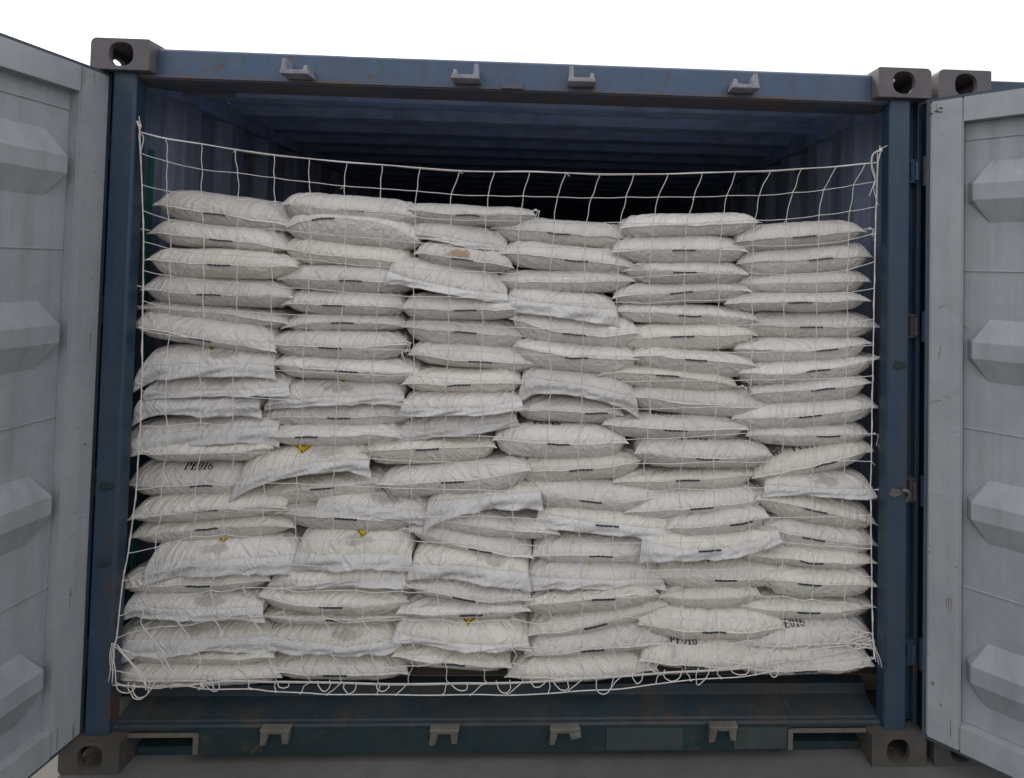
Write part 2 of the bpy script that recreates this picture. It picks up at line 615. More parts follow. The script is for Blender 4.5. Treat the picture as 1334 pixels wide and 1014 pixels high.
def keeper_top(parent, px, py, tall_left):
    c = unproj(px, py, .034)
    m = MB()
    x, z = c[0], c[2]
    y = .034
    # shelf plate with notched front, sloping cheeks and one taller horn
    m.prism([(x-.041, z-.016), (x+.041, z-.016), (x+.036, z+.000), (x+.016, z-.004), (x-.016, z-.004), (x-.036, z+.000)],
            'y', y-.052, y)
    for sgn in (-1, 1):
        tall = (sgn < 0) == tall_left
        hgt = .030 if tall else .012
        wd = .015 if tall else .012
        xx = x+sgn*.030
        m.add([(xx-wd/2, y, z-.004), (xx+wd/2, y, z-.004), (xx+wd/2, y, z+hgt*.8), (xx-wd/2, y, z+hgt*.8),
               (xx-wd/2, y-.050, z-.004), (xx+wd/2, y-.050, z-.004), (xx+wd/2-.002, y-.046, z+hgt), (xx-wd/2+.002, y-.046, z+hgt)],
              [(0, 1, 2, 3), (4, 7, 6, 5), (0, 4, 5, 1), (3, 2, 6, 7), (0, 3, 7, 4), (1, 5, 6, 2)])
    m.build('cam_keeper', M_KEEP, parent, bevel=.002)


def keeper_bot(parent, px, py, lean=0.0, broken=False):
    c = unproj(px, py, .026)
    x, z = c[0], c[2]
    m = MB()
    y = .034
    m.prism([(x-.042, z+.020), (x+.042, z+.020), (x+.038, z+.008), (x-.038, z+.008)], 'y', y-.024, y)
    m.prism([(x-.040, z+.009), (x-.017, z+.009), (x-.020, z-.004), (x-.026, z-.024), (x-.042, z-.026)], 'y', y-.022, y)
    if broken:
        m.prism([(x+.014, z+.009), (x+.046, z+.012), (x+.048, z+.002), (x+.020, z-.006)], 'y', y-.030, y)
    else:
        m.prism([(x+.015, z+.009), (x+.038, z+.009), (x+.036, z-.022), (x+.020, z-.020)], 'y', y-.022, y)
    m.build('cam_keeper', M_KEEPB, parent, bevel=.002)


cont = empty('shipping_container', (0, 0, 0), label='blue steel shipping container with both doors open, loaded with white sacks',
             cat='shipping container')
for sx in (-1, 1):
    casting(cont, sx*W2, 0, H-CH, -sx, 1, 1, M_CAST)
    casting(cont, sx*W2, 0, CH, -sx, 1, -1, M_CASTB)
    casting(cont, sx*W2, LEN, H-CH, -sx, -1, 1, M_CAST)
    casting(cont, sx*W2, LEN, CH, -sx, -1, -1, M_CASTB)
# header beam: face, folded top lip, underside, slightly rusty lower edge
XI = W2-.162
m = MB()
m.prism([(.034, 1.949), (.034, 2.024), (.040, 2.031), (.060, 2.034), (.15, 2.036), (.15, 1.948)], 'x', -XI-.001, XI+.001)
header = m.build('door_header', M_HEAD, cont, bevel=.003)
m = MB()
m.box(-1.108, 1.108, .030, .034, 1.944, 1.952)
m.box(-1.108, 1.108, .036, .150, 1.9405, 1.9475)
m.box(-.06, .0, .018, .030, 1.944, 1.962)
m.box(-1.055, -.9, .146, .152, 1.925, 1.9405)
m.build('header_drip_edge', paint('rust_edged_blue_paint', (0.06, 0.08, 0.13), (0.10, 0.08, 0.08), rust=0.4, scale=6,
                                   streak=False, rustcol=(0.13, 0.07, 0.045), seed=40), header)
for px, py, tl in ((393, 97, True), (609.5, 103, False), (757, 107, True), (965, 115, False)):
    keeper_top(header, px, py, tl)
# corner posts
for sx in (-1, 1):
    m = MB()
    prof = [(sx*1.105, .026), (sx*1.110, .020), (sx*1.166, .020), (sx*1.172, .026), (sx*1.172, .075), (sx*1.205, .075),
            (sx*1.205, .040), (sx*1.2175, .040), (sx*1.2175, .062), (sx*1.105, .062)]
    m.prism(prof, 'z', CH, H-CH)
    post = m.build('corner_post', M_BLUE, cont, bevel=.002)
    # lashing ring and weld scars on the inner edge of the post
    for px, py in (((1166, 642), (1172, 476)) if sx > 0 else ((138, 634), (135, 733))):
        c = unproj(px, py, .02)
        r = MB()
        r.prism([(c[0]-.020, c[2]-.006), (c[0]-.004, c[2]-.014), (c[0]+.022, c[2]-.004), (c[0]+.018, c[2]+.008), (c[0]-.012, c[2]+.014)],
                'y', .016, .0205)
        if py == 642:
            pts = [(c[0]+.020+.020*math.cos(a), .018-.012*math.sin(a*1.0), c[2]-.012+.024*math.sin(a)) for a in np.linspace(-1.6, 1.9, 12)]
            r.tube(pts, .0055, 8)
        r.build('lashing_ring', M_TEAL if py != 642 else M_KEEPB, post, bevel=.0015)
    # hinge lugs in the recess
    for z0 in (.30, .78, 1.27, 1.74):
        h_ = MB()
        h_.box(sx*1.188-.006, sx*1.188+.006, .034, .0745, z0-.034, z0+.034, .003)
        h_.cyl((sx*1.199, .034, z0-.028), (sx*1.199, .034, z0+.028), .0075)
        h_.box(sx*1.180-.016+sx*.008, sx*1.180+.016+sx*.008, .036, .070, z0+.030, z0+.036)
        h_.box(sx*1.180-.016+sx*.008, sx*1.180+.016+sx*.008, .036, .070, z0-.036, z0-.030)
        h_.build('hinge_lug', M_RUST if z0 in (1.27, .78) else M_BLUE, post)
# sill
m = MB()
m.prism([(.034, .030), (.034, .099), (.038, .1035), (.046, .1045), (.050, .108), (.118, .124), (.122, .150), (.16, .150), (.16, .03)], 'x', -.872, .832)
m.prism([(.034, .088), (.034, .099), (.038, .1035), (.046, .1045), (.050, .108), (.118, .124), (.122, .150), (.16, .150), (.16, .088)], 'x', -1.105, -.872)
m.prism([(.034, .088), (.034, .099), (.038, .1035), (.046, .1045), (.050, .108), (.118, .124), (.122, .150), (.16, .150), (.16, .088)], 'x', .832, 1.105)
sill = m.build('door_sill', M_SILL, cont, bevel=.002)
m = MB()
m.box(-.871, .831, .0305, .0335, .026, .0945)
m.box(-1.056, -.871, .10, .12, .0, .0875)
m.box(.831, 1.056, .10, .12, .0, .0875)
m.box(-1.056, 1.056, .06, .10, .002, .0255)
m.build('sill_face', M_TEAL, sill)
for x0_, x1_, xa, xb in ((-1.056, -.862, -.876, -.862), (.822, 1.056, .822, .836)):
    m = MB()
    m.box(x0_, x1_, .026, .0338, .0778, .0848)
    m.box(xa, xb, .026, .0303, .03, .0779)
    m.build('pocket_lip', M_KEEPB, sill)
for xa, xb in ((.290, .512), (.662, .818)):
    m = MB()
    m.box(xa, xb, .0275, .0303, .032, .092)
    m.build('patch_plate', paint('grey_green_patch_paint', (0.024, 0.038, 0.038), (0.032, 0.045, 0.042), rust=0.05, rough=0.7, seed=50), sill)
keeper_bot(sill, 361, 955)
keeper_bot(sill, 580, 955)
keeper_bot(sill, 735, 954, broken=True)
keeper_bot(sill, 941, 951)
# floor, roof, walls
m = MB()
m.box(-1.17, 1.17, .161, LEN-.02, .10, .151)
m.build('floor', M_FLOOR, cont)
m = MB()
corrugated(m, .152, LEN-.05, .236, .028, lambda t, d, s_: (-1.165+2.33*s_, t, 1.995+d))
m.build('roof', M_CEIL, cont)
for sx in (-1, 1):
    m = MB()
    corrugated(m, .0625, LEN-.05, .278, .034, lambda t, d, s_: (sx*(1.168+d), t, .152+s_*1.80))
    wl = m.build('side_wall', M_WALL, cont)
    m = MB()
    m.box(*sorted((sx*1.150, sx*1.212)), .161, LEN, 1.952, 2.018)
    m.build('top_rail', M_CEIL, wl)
    m = MB()
    m.box(*sorted((sx*1.172, sx*1.215)), .161, LEN, .0, .15)
    m.build('bottom_rail', M_BLUE, wl)
    if sx < 0:
        m = MB()
        m.box(-1.1675, -1.160, .166, .186, .16, 1.76)
        m.build('green_strip', M_GREEN, wl)
    for zz, yy in ((1.86, 0.75), (1.86, 1.6)):
        m = MB()
        m.box(*sorted((sx*1.145, sx*1.168)), yy-.02, yy+.02, zz-.004, zz+.004)
        m.cyl((sx*1.155, yy, zz), (sx*1.155, yy, zz-.09), .006, 8)
        m.build('lashing_hook', M_KEEPB, wl)
m = MB()
corrugated(m, -1.17, 1.17, .25, .04, lambda t, d, s_: (t, LEN-.06+d, .10+s_*1.9))
m.build('front_end_wall', M_BACK, cont)


def door(parent, sx, angle, hx, hy, wid=1.19, closed=False):
    """door leaf built closed in local space: x from the hinge towards the middle, inner face on +y, then swung open"""
    s = sx
    z0, z1 = .092, 1.941
    T = .05
    fr, pn, gk, hgs = MB(), MB(), MB(), []
    fw = .086
    fr.box(0.004, fw, -T, 0, z0, z1, .004)
    fr.box(wid-fw, wid, -T, 0, z0, z1, .004)
    fr.box(fw+.0005, wid-fw-.0005, -T, -.001, z0, z0+.07)
    fr.box(fw+.0005, wid-fw-.0005, -T, -.001, z1-.07, z1)
    # recessed panel with long horizontal trapezoid ribs that taper out at the ends
    d = -.030
    pn.box(fw+.0005, wid-fw-.0005, d-.003, d, z0+.0705, z1-.0705)
    x0, x1 = fw+.010, wid-fw-.010
    for zc in (1.665, 1.215, .765, .315):
        zb, zt = zc-.088, zc+.088
        a, b_ = .030, .050
        e = -.004
        v = [(x0, d, zb+.06), (x1, d, zb+.06), (x1, d, zt-.06), (x0, d, zt-.06),
             (x0+.012, e, zb+.065), (x1-.012, e, zb+.065), (x1-.012, e, zt-.065), (x0+.012, e, zt-.065),
             (x0+.05, d, zb), (x1-.05, d, zb), (x1-.05, d, zt), (x0+.05, d, zt)]
        f = [(4, 5, 6, 7), (8, 9, 5, 4), (7, 6, 10, 11), (0, 8, 4), (1, 5, 9), (3, 7, 11), (2, 10, 6), (0, 4, 7, 3), (1, 2, 6, 5)]
        pn.add(v, f)
    for zc in (1.82, 1.44, .99, .54):
        pn.box(fw+.001, wid-fw-.001, d-.001, d+.003, zc-.0025, zc+.0025)
    # rubber gasket all round
    gk.box(-.006, .0035, -.030, -.004, z0-.008, z1+.008)
    gk.box(wid+.0005, wid+.010, -.030, -.004, z0-.008, z1+.008)
    gk.box(.004, wid, -.030, -.004, z0-.009, z0-.0005)
    gk.box(.004, wid, -.030, -.004, z1+.0005, z1+.009)
    for zz in (.30, .78, 1.27, 1.74):
        hg = MB()
        hg.cyl((-.012, -.036, zz-.045), (-.012, -.036, zz+.045), .0085)
        hg.box(-.012, .05, -.056, -.0305, zz-.03, zz+.03)
        hgs.append(hg)
    # locking rods on the outer face
    rodl = []
    for xx in (.28, .86):
        rods = MB()
        rodl.append(rods)
        rods.cyl((xx, -.075, .05), (xx, -.075, 1.98), .013)
        for zz in (.25, 1.0, 1.8):
            rods.box(xx-.03, xx+.03, -.088, -.0505, zz-.02, zz+.02)
        rods.box(xx-.02, xx+.22, -.098, -.088, .98, 1.02)
    # swing: local x -> towards the middle when closed; open by `angle` about z
    Mx = Matrix.Identity(4)
    Mx[0][0] = -s                       # closed leaf runs from the hinge (sx side) inwards
    rot = Matrix.Rotation(s*angle, 4, 'Z')
    mt = Matrix.Translation((hx, hy, 0)) @ rot @ Mx
    f_o = fr.build('door', M_GREY, parent, mtx=mt)
    pn.build('door_panel', M_GREY2, f_o, mtx=mt, bevel=.009)
    gk.build('rubber_gasket', M_RUBBER, f_o, mtx=mt)
    for q in hgs:
        q.build('hinge', M_BLUE, f_o, mtx=mt)
    for q in rodl:
        q.build('locking_rod', M_KEEPB, f_o, mtx=mt)
    return f_o, mt


# right leaf swung 138 degrees, left leaf 99 degrees
drR, mtR = door(cont, 1, math.radians(180-42), 1.2085, -.004)
drL, mtL = door(cont, -1, math.radians(180-81), -1.180, .028)
# bare rusty chips and scuffs near the top hinge corner of the right leaf
def chip(mt, x, z, w_, h_, mat, name='paint_chip', parent=None, n=9):
    pr = []
    for k in range(n):
        a = 2*math.pi*k/n
        rr = random.uniform(.55, 1.0)
        pr.append((x+w_*rr*math.cos(a), z+h_*rr*math.sin(a)))
    q = MB()
    q.prism(pr, 'y', .0002, .0008)
    q.build(name, mat, parent, mtx=mt)


M_SCUFF = plain('dark_scuff', (0.17, 0.165, 0.16))
for x, z, a, b_ in ((.020, 1.909, .009, .0045), (.030, 1.917, .007, .004), (.029, 1.905, .007, .003), (.006, 1.904, .006, .004)):
    chip(mtR, x, z, a, b_, M_RUST, 'rust_chip', drR)
for x, z, a, b_ in ((.010, 1.05, .004, .0016), (.018, 1.056, .010, .0012), (.030, 1.062, .012, .0015), (.05, 1.075, .012, .0014),
                    (.01, .62, .005, .003), (.075, .60, .004, .003), (.02, .25, .005, .007), (.04, .20, .004, .006), (.01, .33, .006, .001)):
    chip(mtR, x, z, a, b_, M_SCUFF, 'scuff_mark', drR)
for x, z, a, b_ in ((.03, 1.36, .003, .003), (.05, .95, .004, .002), (.045, .72, .012, .001), (.03, .70, .012, .001), (.05, .50, .004, .004), (.03, .9, .006, .004)):
    chip(mtL, x, z, a, b_, M_SCUFF, 'scuff_mark', drL)

M_RSTREAK = plain('thin_rust_run', (0.20, 0.13, 0.085))
for mt_, dr_, sd_ in ((mtR, drR, 3), (mtL, drL, 11)):
    rr_ = random.Random(sd_)
    for k in range(16):
        x, z = rr_.choice((rr_.uniform(.008, .078), rr_.uniform(.008, .078), rr_.uniform(1.11, 1.18))), rr_.uniform(.12, 1.9)
        q = MB()
        a = rr_.uniform(-.5, .5)
        l_ = rr_.uniform(.004, .022)
        wd_ = rr_.uniform(.0004, .0011)
        q.prism([(x-l_*math.cos(a)/2, z-l_*math.sin(a)/2-wd_), (x+l_*math.cos(a)/2, z+l_*math.sin(a)/2-wd_*.4),
                 (x+l_*math.cos(a)/2, z+l_*math.sin(a)/2+wd_*.4), (x-l_*math.cos(a)/2, z-l_*math.sin(a)/2+wd_)], 'y', .0002, .0007)
        q.build('scratch', M_SCUFF, dr_, mtx=mt_)
    for k in range(7):
        x, z = rr_.uniform(.01, .08), rr_.choice((.095, 1.94-.0, .5, 1.2))+rr_.uniform(0, .03)
        z = min(z, 1.93)
        l_ = rr_.uniform(.02, .06)
        q = MB()
        q.prism([(x-.0012, z), (x+.0012, z), (x+.0004, z-l_ if z > .2 else z+l_), (x-.0004, z-l_ if z > .2 else z+l_)], 'y', .0002, .0006)
        q.build('rust_run', M_RSTREAK, dr_, mtx=mt_)

# ------------------------------------------------------------------ neighbouring container on the right
nb = empty('shipping_container', (2*W2+.022, 0, 0), label='neighbouring closed container whose rusty corner shows behind the right door',
           cat='shipping container')
NX = 2*W2+.022
for sx in (-1, 1):
    for (y, my) in ((0, 1), (LEN, -1)):
        for o in (casting(nb, sx*W2, y, H-CH, -sx, my, 1, M_CAST), casting(nb, sx*W2, y, CH, -sx, my, -1, M_CASTB)):
            pass
m = MB()
m.prism([(.034, 1.949), (.034, 2.024), (.060, 2.034), (.15, 2.036), (.15, 1.948)], 'x', NX-XI, NX+XI)
hd2 = m.build('door_header', M_BLUE, nb, bevel=.003)
for sx in (-1, 1):
    m = MB()
    m.box(*sorted((NX+sx*1.11, NX+sx*1.217)), .03, .16, CH, H-CH)
    m.build('corner_post', M_BLUE, nb)
    m = MB()
    corrugated(m, .165, LEN-.05, .278, .034, lambda t, d, s_: (NX+sx*(1.168+d), t, .152+s_*1.80))
    m.build('side_wall', M_BLUE, nb)
    m = MB()
    m.box(*sorted((NX+sx*.003, NX+sx*1.105)), .05, .09, .12, 1.94)
    for zc in (1.7, 1.25, .8, .35):
        m.prism([(.05, zc-.1), (.022, zc-.06), (.022, zc+.06), (.05, zc+.1)], 'x', NX+sx*.10, NX+sx*1.0)
    dd = m.build('door', M_BLUE, nb)
    m = MB()
    for xx in (.25, .8):
        m.cyl((NX+sx*xx, .012, .08), (NX+sx*xx, .012, 1.98), .013)
    m.build('locking_rod', M_KEEPB, dd)
m = MB()
m.box(NX-1.1, NX+1.1, .04, .16, .0, .119)
m.build('door_sill', M_BLUE, nb)
m = MB()
corrugated(m, .152, LEN-.05, .236, .02, lambda t, d, s_: (NX-1.165+2.33*s_, t, 2.0+d))
m.build('roof', M_BLUE, nb)
m = MB()
m.box(NX-1.17, NX+1.17, LEN-.09, LEN-.05, .05, 1.99)
m.build('front_end_wall', M_BLUE, nb)

# ------------------------------------------------------------------ sacks
# (xl,yl, xr,yr, ytop,ybottom, tag_x,seam_y, kind, marks)   photograph pixels; kind N plain, F drooping hem
SACKS = {
 'A': [
  (195, 263, 373, 291, 255, 294, 279, 278, 'N', 'W262'), (188, 300, 370, 322, 290, 325, 288, 311, 'N', 'Tl'), (187, 336, 382, 345, 326, 362, 286, 344, 'N', ''),
  (180, 374, 374, 385, 362, 399, 271, 383, 'N', 'P272 Tl'), (177, 400, 370, 420, 398, 424, 0, 407, 'N', 'Tl'), (165, 424, 353, 457, 416, 450, 260, 440, 'N', 'P265 Tl'),
  (174, 482, 352, 478, 452, 492, 0, 474, 'F', 'Y268 S285'), (186, 506, 372, 505, 488, 518, 0, 508, 'F', 'S285'),
  (171, 526, 333, 524, 515, 543, 0, 524, 'F', ''), (151, 575, 359, 557, 545, 581, 0, 561, 'F', 'Tl'), (172, 588, 350, 582, 574, 603, 0, 590, 'N', 'Y271'),
  (158, 634, 335, 630, 604, 646, 262, 632, 'N', 'P252 Tl'), (160, 680, 368, 663, 645, 678, 269, 664, 'N', 'Tl'), (162, 704, 378, 688, 676, 706, 269, 688, 'N', ''),
  (186, 738, 380, 728, 703, 752, 0, 728, 'F', 'Y284 S278'), (146, 768, 346, 757, 744, 773, 259, 761, 'N', 'Tl'), (157, 792, 338, 795, 773, 811, 0, 793, 'F', 'S270'),
  (142, 838, 348, 832, 812, 855, 0, 833, 'F', 'S250'), (149, 852, 352, 857, 846, 868, 0, 858, 'N', ''), (137, 889, 361, 886, 865, 894, 0, 886, 'N', 'Tl')],
 'B': [
  (364, 263, 546, 280, 255, 295, 460, 272, 'N', ''), (366, 297, 545, 315, 281, 318, 421, 284, 'N', ''), (366, 322, 534, 340, 314, 348, 0, 334, 'N', 'P445'),
  (358, 361, 538, 367, 348, 380, 457, 364, 'N', ''), (366, 394, 524, 398, 379, 409, 435, 397, 'N', 'P438'), (366, 425, 526, 425, 408, 432, 446, 419, 'N', ''),
  (347, 446, 526, 447, 432, 468, 430, 452, 'N', 'P427 Tr'), (352, 474, 545, 487, 466, 497, 451, 482, 'N', ''), (344, 524, 524, 516, 496, 530, 0, 518, 'F', 'Y442 S440'),
  (341, 545, 533, 544, 524, 558, 442, 542, 'N', ''), (345, 571, 520, 570, 556, 581, 400, 567, 'N', ''), (302, 630, 478, 602, 582, 622, 0, 606, 'F', 'Y391 S425'),
  (327, 650, 502, 630, 622, 656, 420, 635, 'N', 'Tl'), (410, 657, 564, 670, 642, 678, 0, 660, 'F', 'S502'), (356, 670, 534, 684, 662, 692, 450, 674, 'N', ''),
  (381, 724, 534, 726, 688, 744, 0, 722, 'F', 'Y469 S465'), (346, 764, 533, 758, 739, 768, 0, 756, 'F', 'Y435'), (334, 778, 527, 786, 770, 801, 431, 790, 'N', ''),
  (338, 806, 522, 807, 799, 815, 439, 807, 'N', ''), (344, 832, 520, 836, 813, 858, 0, 840, 'F', 'Y426 S450'), (346, 877, 528, 881, 856, 886, 437, 879, 'N', '')],
 'C': [
  (524, 269, 694, 275, 267, 293, 610, 278, 'N', 'Tr'), (532, 299, 660, 322, 290, 320, 0, 312, 'F', ''), (540, 328, 666, 346, 318, 350, 602, 337, 'N', 'O598'),
  (503, 353, 660, 383, 344, 384, 0, 373, 'F', ''), (521, 401, 690, 401, 383, 416, 607, 403, 'N', 'P603'), (525, 424, 682, 437, 414, 452, 606, 432, 'N', ''),
  (532, 459, 700, 475, 449, 480, 626, 469, 'N', 'Tl'), (524, 499, 678, 499, 482, 512, 598, 500, 'N', ''), (521, 530, 679, 524, 511, 542, 0, 531, 'F', ''),
  (519, 562, 672, 546, 538, 568, 0, 556, 'F', ''), (471, 589, 643, 582, 571, 607, 557, 583, 'N', 'P568'), (492, 632, 690, 612, 605, 645, 590, 626, 'N', ''),
  (556, 656, 704, 643, 632, 668, 0, 647, 'F', 'S647'), (536, 674, 727, 698, 670, 699, 0, 686, 'N', ''), (530, 691, 692, 727, 688, 722, 626, 713, 'N', 'Tl'),
  (534, 738, 688, 752, 716, 760, 0, 738, 'F', 'S640'), (529, 764, 691, 784, 757, 785, 605, 779, 'N', ''), (517, 799, 688, 798, 783, 808, 614, 799, 'N', ''),
  (512, 829, 688, 843, 807, 848, 0, 837, 'F', 'Y608'), (512, 856, 664, 872, 847, 873, 591, 863, 'N', '')],
 'D': [
  (641, 294, 820, 309, 287, 321, 728, 303, 'N', ''), (654, 328, 828, 346, 320, 353, 751, 337, 'N', 'Tr'), (646, 364, 826, 363, 352, 383, 0, 367, 'N', 'P760'),
  (661, 385, 804, 402, 379, 417, 0, 398, 'F', ''), (667, 414, 832, 432, 408, 450, 748, 434, 'N', 'P745'), (671, 449, 832, 466, 447, 484, 751, 465, 'N', 'P735'),
  (679, 494, 830, 519, 484, 520, 0, 501, 'F', 'P755'), (673, 535, 812, 540, 518, 553, 777, 535, 'N', ''), (643, 572, 817, 577, 556, 597, 727, 578, 'N', 'W676 P712'),
  (666, 613, 839, 600, 593, 627, 757, 611, 'N', 'P746'), (679, 634, 860, 647, 625, 666, 769, 652, 'N', 'P760'), (700, 672, 887, 692, 664, 698, 791, 682, 'F', ''),
  (693, 727, 885, 730, 701, 734, 783, 722, 'N', ''), (684, 756, 865, 758, 733, 772, 0, 756, 'F', 'Y769'), (681, 792, 856, 775, 770, 799, 786, 779, 'N', ''),
  (686, 830, 871, 791, 790, 822, 776, 812, 'N', ''), (682, 860, 872, 841, 818, 854, 772, 846, 'N', 'Tr'), (660, 885, 856, 876, 856, 887, 759, 882, 'N', '')],
 'E': [
  (811, 293, 991, 288, 279, 308, 0, 293, 'N', ''), (800, 325, 976, 325, 307, 343, 891, 325, 'N', 'P880'), (816, 350, 976, 354, 341, 370, 892, 353, 'N', ''),
  (801, 386, 980, 377, 369, 396, 888, 379, 'N', ''), (804, 404, 990, 416, 398, 423, 899, 409, 'N', ''), (801, 442, 988, 436, 424, 457, 889, 437, 'N', ''),
  (826, 463, 987, 477, 457, 487, 906, 467, 'N', ''), (782, 488, 964, 505, 479, 508, 870, 489, 'N', 'Tr'), (824, 517, 1008, 532, 505, 541, 0, 526, 'N', ''),
  (788, 552, 976, 558, 542, 574, 880, 559, 'N', 'P870'), (830, 590, 1008, 594, 575, 611, 922, 596, 'N', 'P908'), (802, 629, 989, 619, 612, 640, 896, 625, 'N', ''),
  (817, 668, 1001, 654, 639, 672, 914, 660, 'N', ''), (872, 690, 1003, 673, 667, 698, 966, 683, 'N', ''), (838, 706, 1017, 694, 693, 731, 924, 714, 'F', ''),
  (855, 754, 1041, 752, 731, 767, 945, 754, 'N', 'P942'), (862, 782, 992, 776, 765, 794, 0, 780, 'N', ''), (834, 816, 1025, 821, 794, 833, 930, 822, 'N', ''),
  (836, 862, 990, 866, 833, 871, 903, 868, 'N', 'P893')],
 'F': [
  (962, 314, 1131, 299, 290, 323, 1048, 306, 'N', 'Tr'), (964, 342, 1139, 331, 319, 357, 1068, 338, 'N', 'P1048'), (965, 368, 1136, 363, 355, 383, 0, 368, 'N', ''),
  (950, 393, 1136, 390, 382, 406, 1043, 392, 'N', ''), (966, 422, 1149, 424, 407, 442, 1057, 425, 'N', 'P1048'), (962, 453, 1137, 446, 442, 473, 1075, 456, 'N', ''),
  (968, 484, 1150, 466, 470, 498, 1066, 483, 'N', 'Tr'), (982, 512, 1138, 498, 494, 526, 1072, 507, 'N', ''), (958, 546, 1148, 530, 522, 558, 1056, 540, 'N', ''),
  (978, 567, 1137, 567, 553, 581, 1080, 566, 'N', 'Tr'), (985, 622, 1141, 586, 583, 619, 1076, 605, 'N', 'W1017 P1056'), (1000, 635, 1142, 640, 617, 650, 0, 636, 'F', 'S1080 Tr'),
  (990, 650, 1146, 684, 648, 684, 1063, 665, 'N', ''), (1000, 690, 1146, 712, 682, 720, 1060, 702, 'N', ''), (964, 724, 1145, 736, 717, 740, 1057, 730, 'N', ''),
  (1002, 758, 1144, 764, 741, 781, 1055, 761, 'N', ''), (958, 790, 1143, 794, 780, 808, 1053, 796, 'N', ''), (965, 843, 1141, 836, 808, 847, 0, 840, 'N', 'P1035'),
  (960, 872, 1142, 870, 846, 879, 1050, 874, 'N', '')],
}
STACK = {'A': 'the stack against the left wall', 'B': 'the second stack from the left', 'C': 'the third stack from the left',
         'D': 'the third stack from the right', 'E': 'the second stack from the right', 'F': 'the stack against the right wall'}
ORD = ['top', 'second', 'third', 'fourth', 'fifth', 'sixth', 'seventh', 'eighth', 'ninth', 'tenth', 'eleventh', 'twelfth', 'thirteenth',
       'fourteenth', 'fifteenth', 'sixteenth', 'seventeenth', 'eighteenth', 'nineteenth', 'twentieth', 'twenty-first', 'twenty-second']


class Sack:
    DEPTH = .60

    def __init__(s, d, seed, y0):
        xl, yl, xr, yr, yt, yb, tx, ys, kind, marks = d
        s.seed, s.y0, s.kind = seed, y0, kind
        s.L = unproj(xl, yl, y0)
        s.R = unproj(xr, yr, y0)
        xm = (xl+xr)/2
        s.zt = unproj(xm, yt, y0+.028)[2]+.003
        s.zb = unproj(xm, yb if kind == 'N' else yb-2, y0+.028)[2]-.003
        s.zs = unproj(xm, ys, y0)[2]
        s.slope = (s.R[2]-s.L[2])*0.85
        rs = np.random.default_rng(seed)
        s.pl, s.pr = rs.uniform(4.5, 9, 2)
        s.r0 = rs.random(8)
        s.blunt = rs.uniform(.046, .062)
        if kind == 'F':
            s.hem = max(.018, s.zs-unproj(xm, yb, y0-.012)[2])

    def seam(s, u):
        q = 2*u-1
        x = s.L[0]+(s.R[0]-s.L[0])*u
        zl = s.L[2]+(s.R[2]-s.L[2])*u
        mid = (s.L[2]+s.R[2])/2
        z = zl+(s.zs-mid)*(1-np.abs(q)**2.4)
        z = z+.0035*vnoise(x*19+s.seed, x*0+.3, x*0+s.seed*.7)*(1-q**6)+0.0008*vnoise(x*45+s.seed, x*0, x*0+s.seed)
        y = s.y0+.022*np.abs(q)**3+.006*vnoise(x*11+s.seed*3.1, x*0+5.5, x*0)
        return x, y, z

    def surf(s, u, yd, side):
        """u across 0..1, yd distance into the container, side +1 top / -1 bottom"""
        u = np.clip(u, 0, 1)
        x, y, z = s.seam(u)
        q = 2*u-1
        A = np.where(q < 0, (1-np.abs(q)**s.pl), (1-np.abs(q)**s.pr))
        A = np.clip(A, 0, 1)**(.42+.12*s.r0[0])
        t = np.clip(yd/s.blunt, 0, 1)
        tb = np.clip((s.DEPTH-yd)/.09, 0, 1)
        B = (1-(1-t)**2.1)**.66*(1-(1-tb)**2)**.5
        zt = (s.zt if side > 0 else s.zb)+s.slope*(u-.5)
        # gentle sag / swelling of the fill
        lump = .0055*vnoise(x*9+s.seed, yd*8+s.seed*.37, u*0+side*2.3)
        dz = (zt-z+lump)
        if side > 0:
            dz = np.maximum(dz, .004)
        else:
            dz = np.minimum(dz, -.004)
        zz = z+dz*A*B
        # wrinkles
        ca, sa = math.cos(.7+s.r0[1]), math.sin(.7+s.r0[1])
        if s.r0[2] > .5:
            sa = -sa
        p = (x*ca+(yd+zz*.8)*sa)
        r = (-x*sa+(yd+zz*.8)*ca)
        w1 = vnoise(p*9+s.seed, r*62, u*0+s.seed*1.7)
        w2 = vnoise(p*24+s.seed*2, r*17, u*0+s.seed*.3)
        patch = np.clip(.5+1.4*vnoise(x*7+s.seed*.9, yd*6, u*0+3.3), .15, 1)
        w1 = w1*patch
        env = np.clip(yd/.012, 0, 1)*(.4+.6*np.exp(-yd/.12))
        # puckers fanning out of the two corners
        pk = 0
        for cx_, sg in ((0, 1), (1, -1)):
            ddx = np.abs(u-cx_)*abs(s.R[0]-s.L[0])
            rr = np.sqrt(ddx**2+(yd*.9)**2+(dz*A*B)**2)
            ang = np.arctan2(yd*.9+.6*np.abs(dz*A*B), ddx+1e-4)
            pk = pk+np.exp(-((rr-.055)/.045)**2)*np.sin(ang*(15+6*s.r0[3])+s.seed)
        amp = .0036 if s.kind == 'N' else .0050
        d = env*(amp*np.abs(w1)+.3*amp*w2)+.0034*pk*env
        zz = zz+side*d*(.6+.4*B)
        yy = y+yd-d*.7*(1-t)
        return x, yy, zz

    def arc(s, u, side=1):
        yd = np.linspace(0, .4, 160)
        x, y, z = s.surf(np.full(160, u), yd, side)
        L = np.concatenate([[0], np.cumsum(np.hypot(np.diff(y), np.diff(z)))])
        return yd, L


YD = np.array([0, .0012, .004, .008, .013, .019, .026, .034, .043, .053, .064, .077, .092, .11, .13, .155, .185, .22, .26, .31, .37, .43, .49, .53,
               .56, .58, .592, .598, .6])
UU = np.sort(np.concatenate([np.linspace(0, 1, 84), [.004, .008, .992, .996]]))


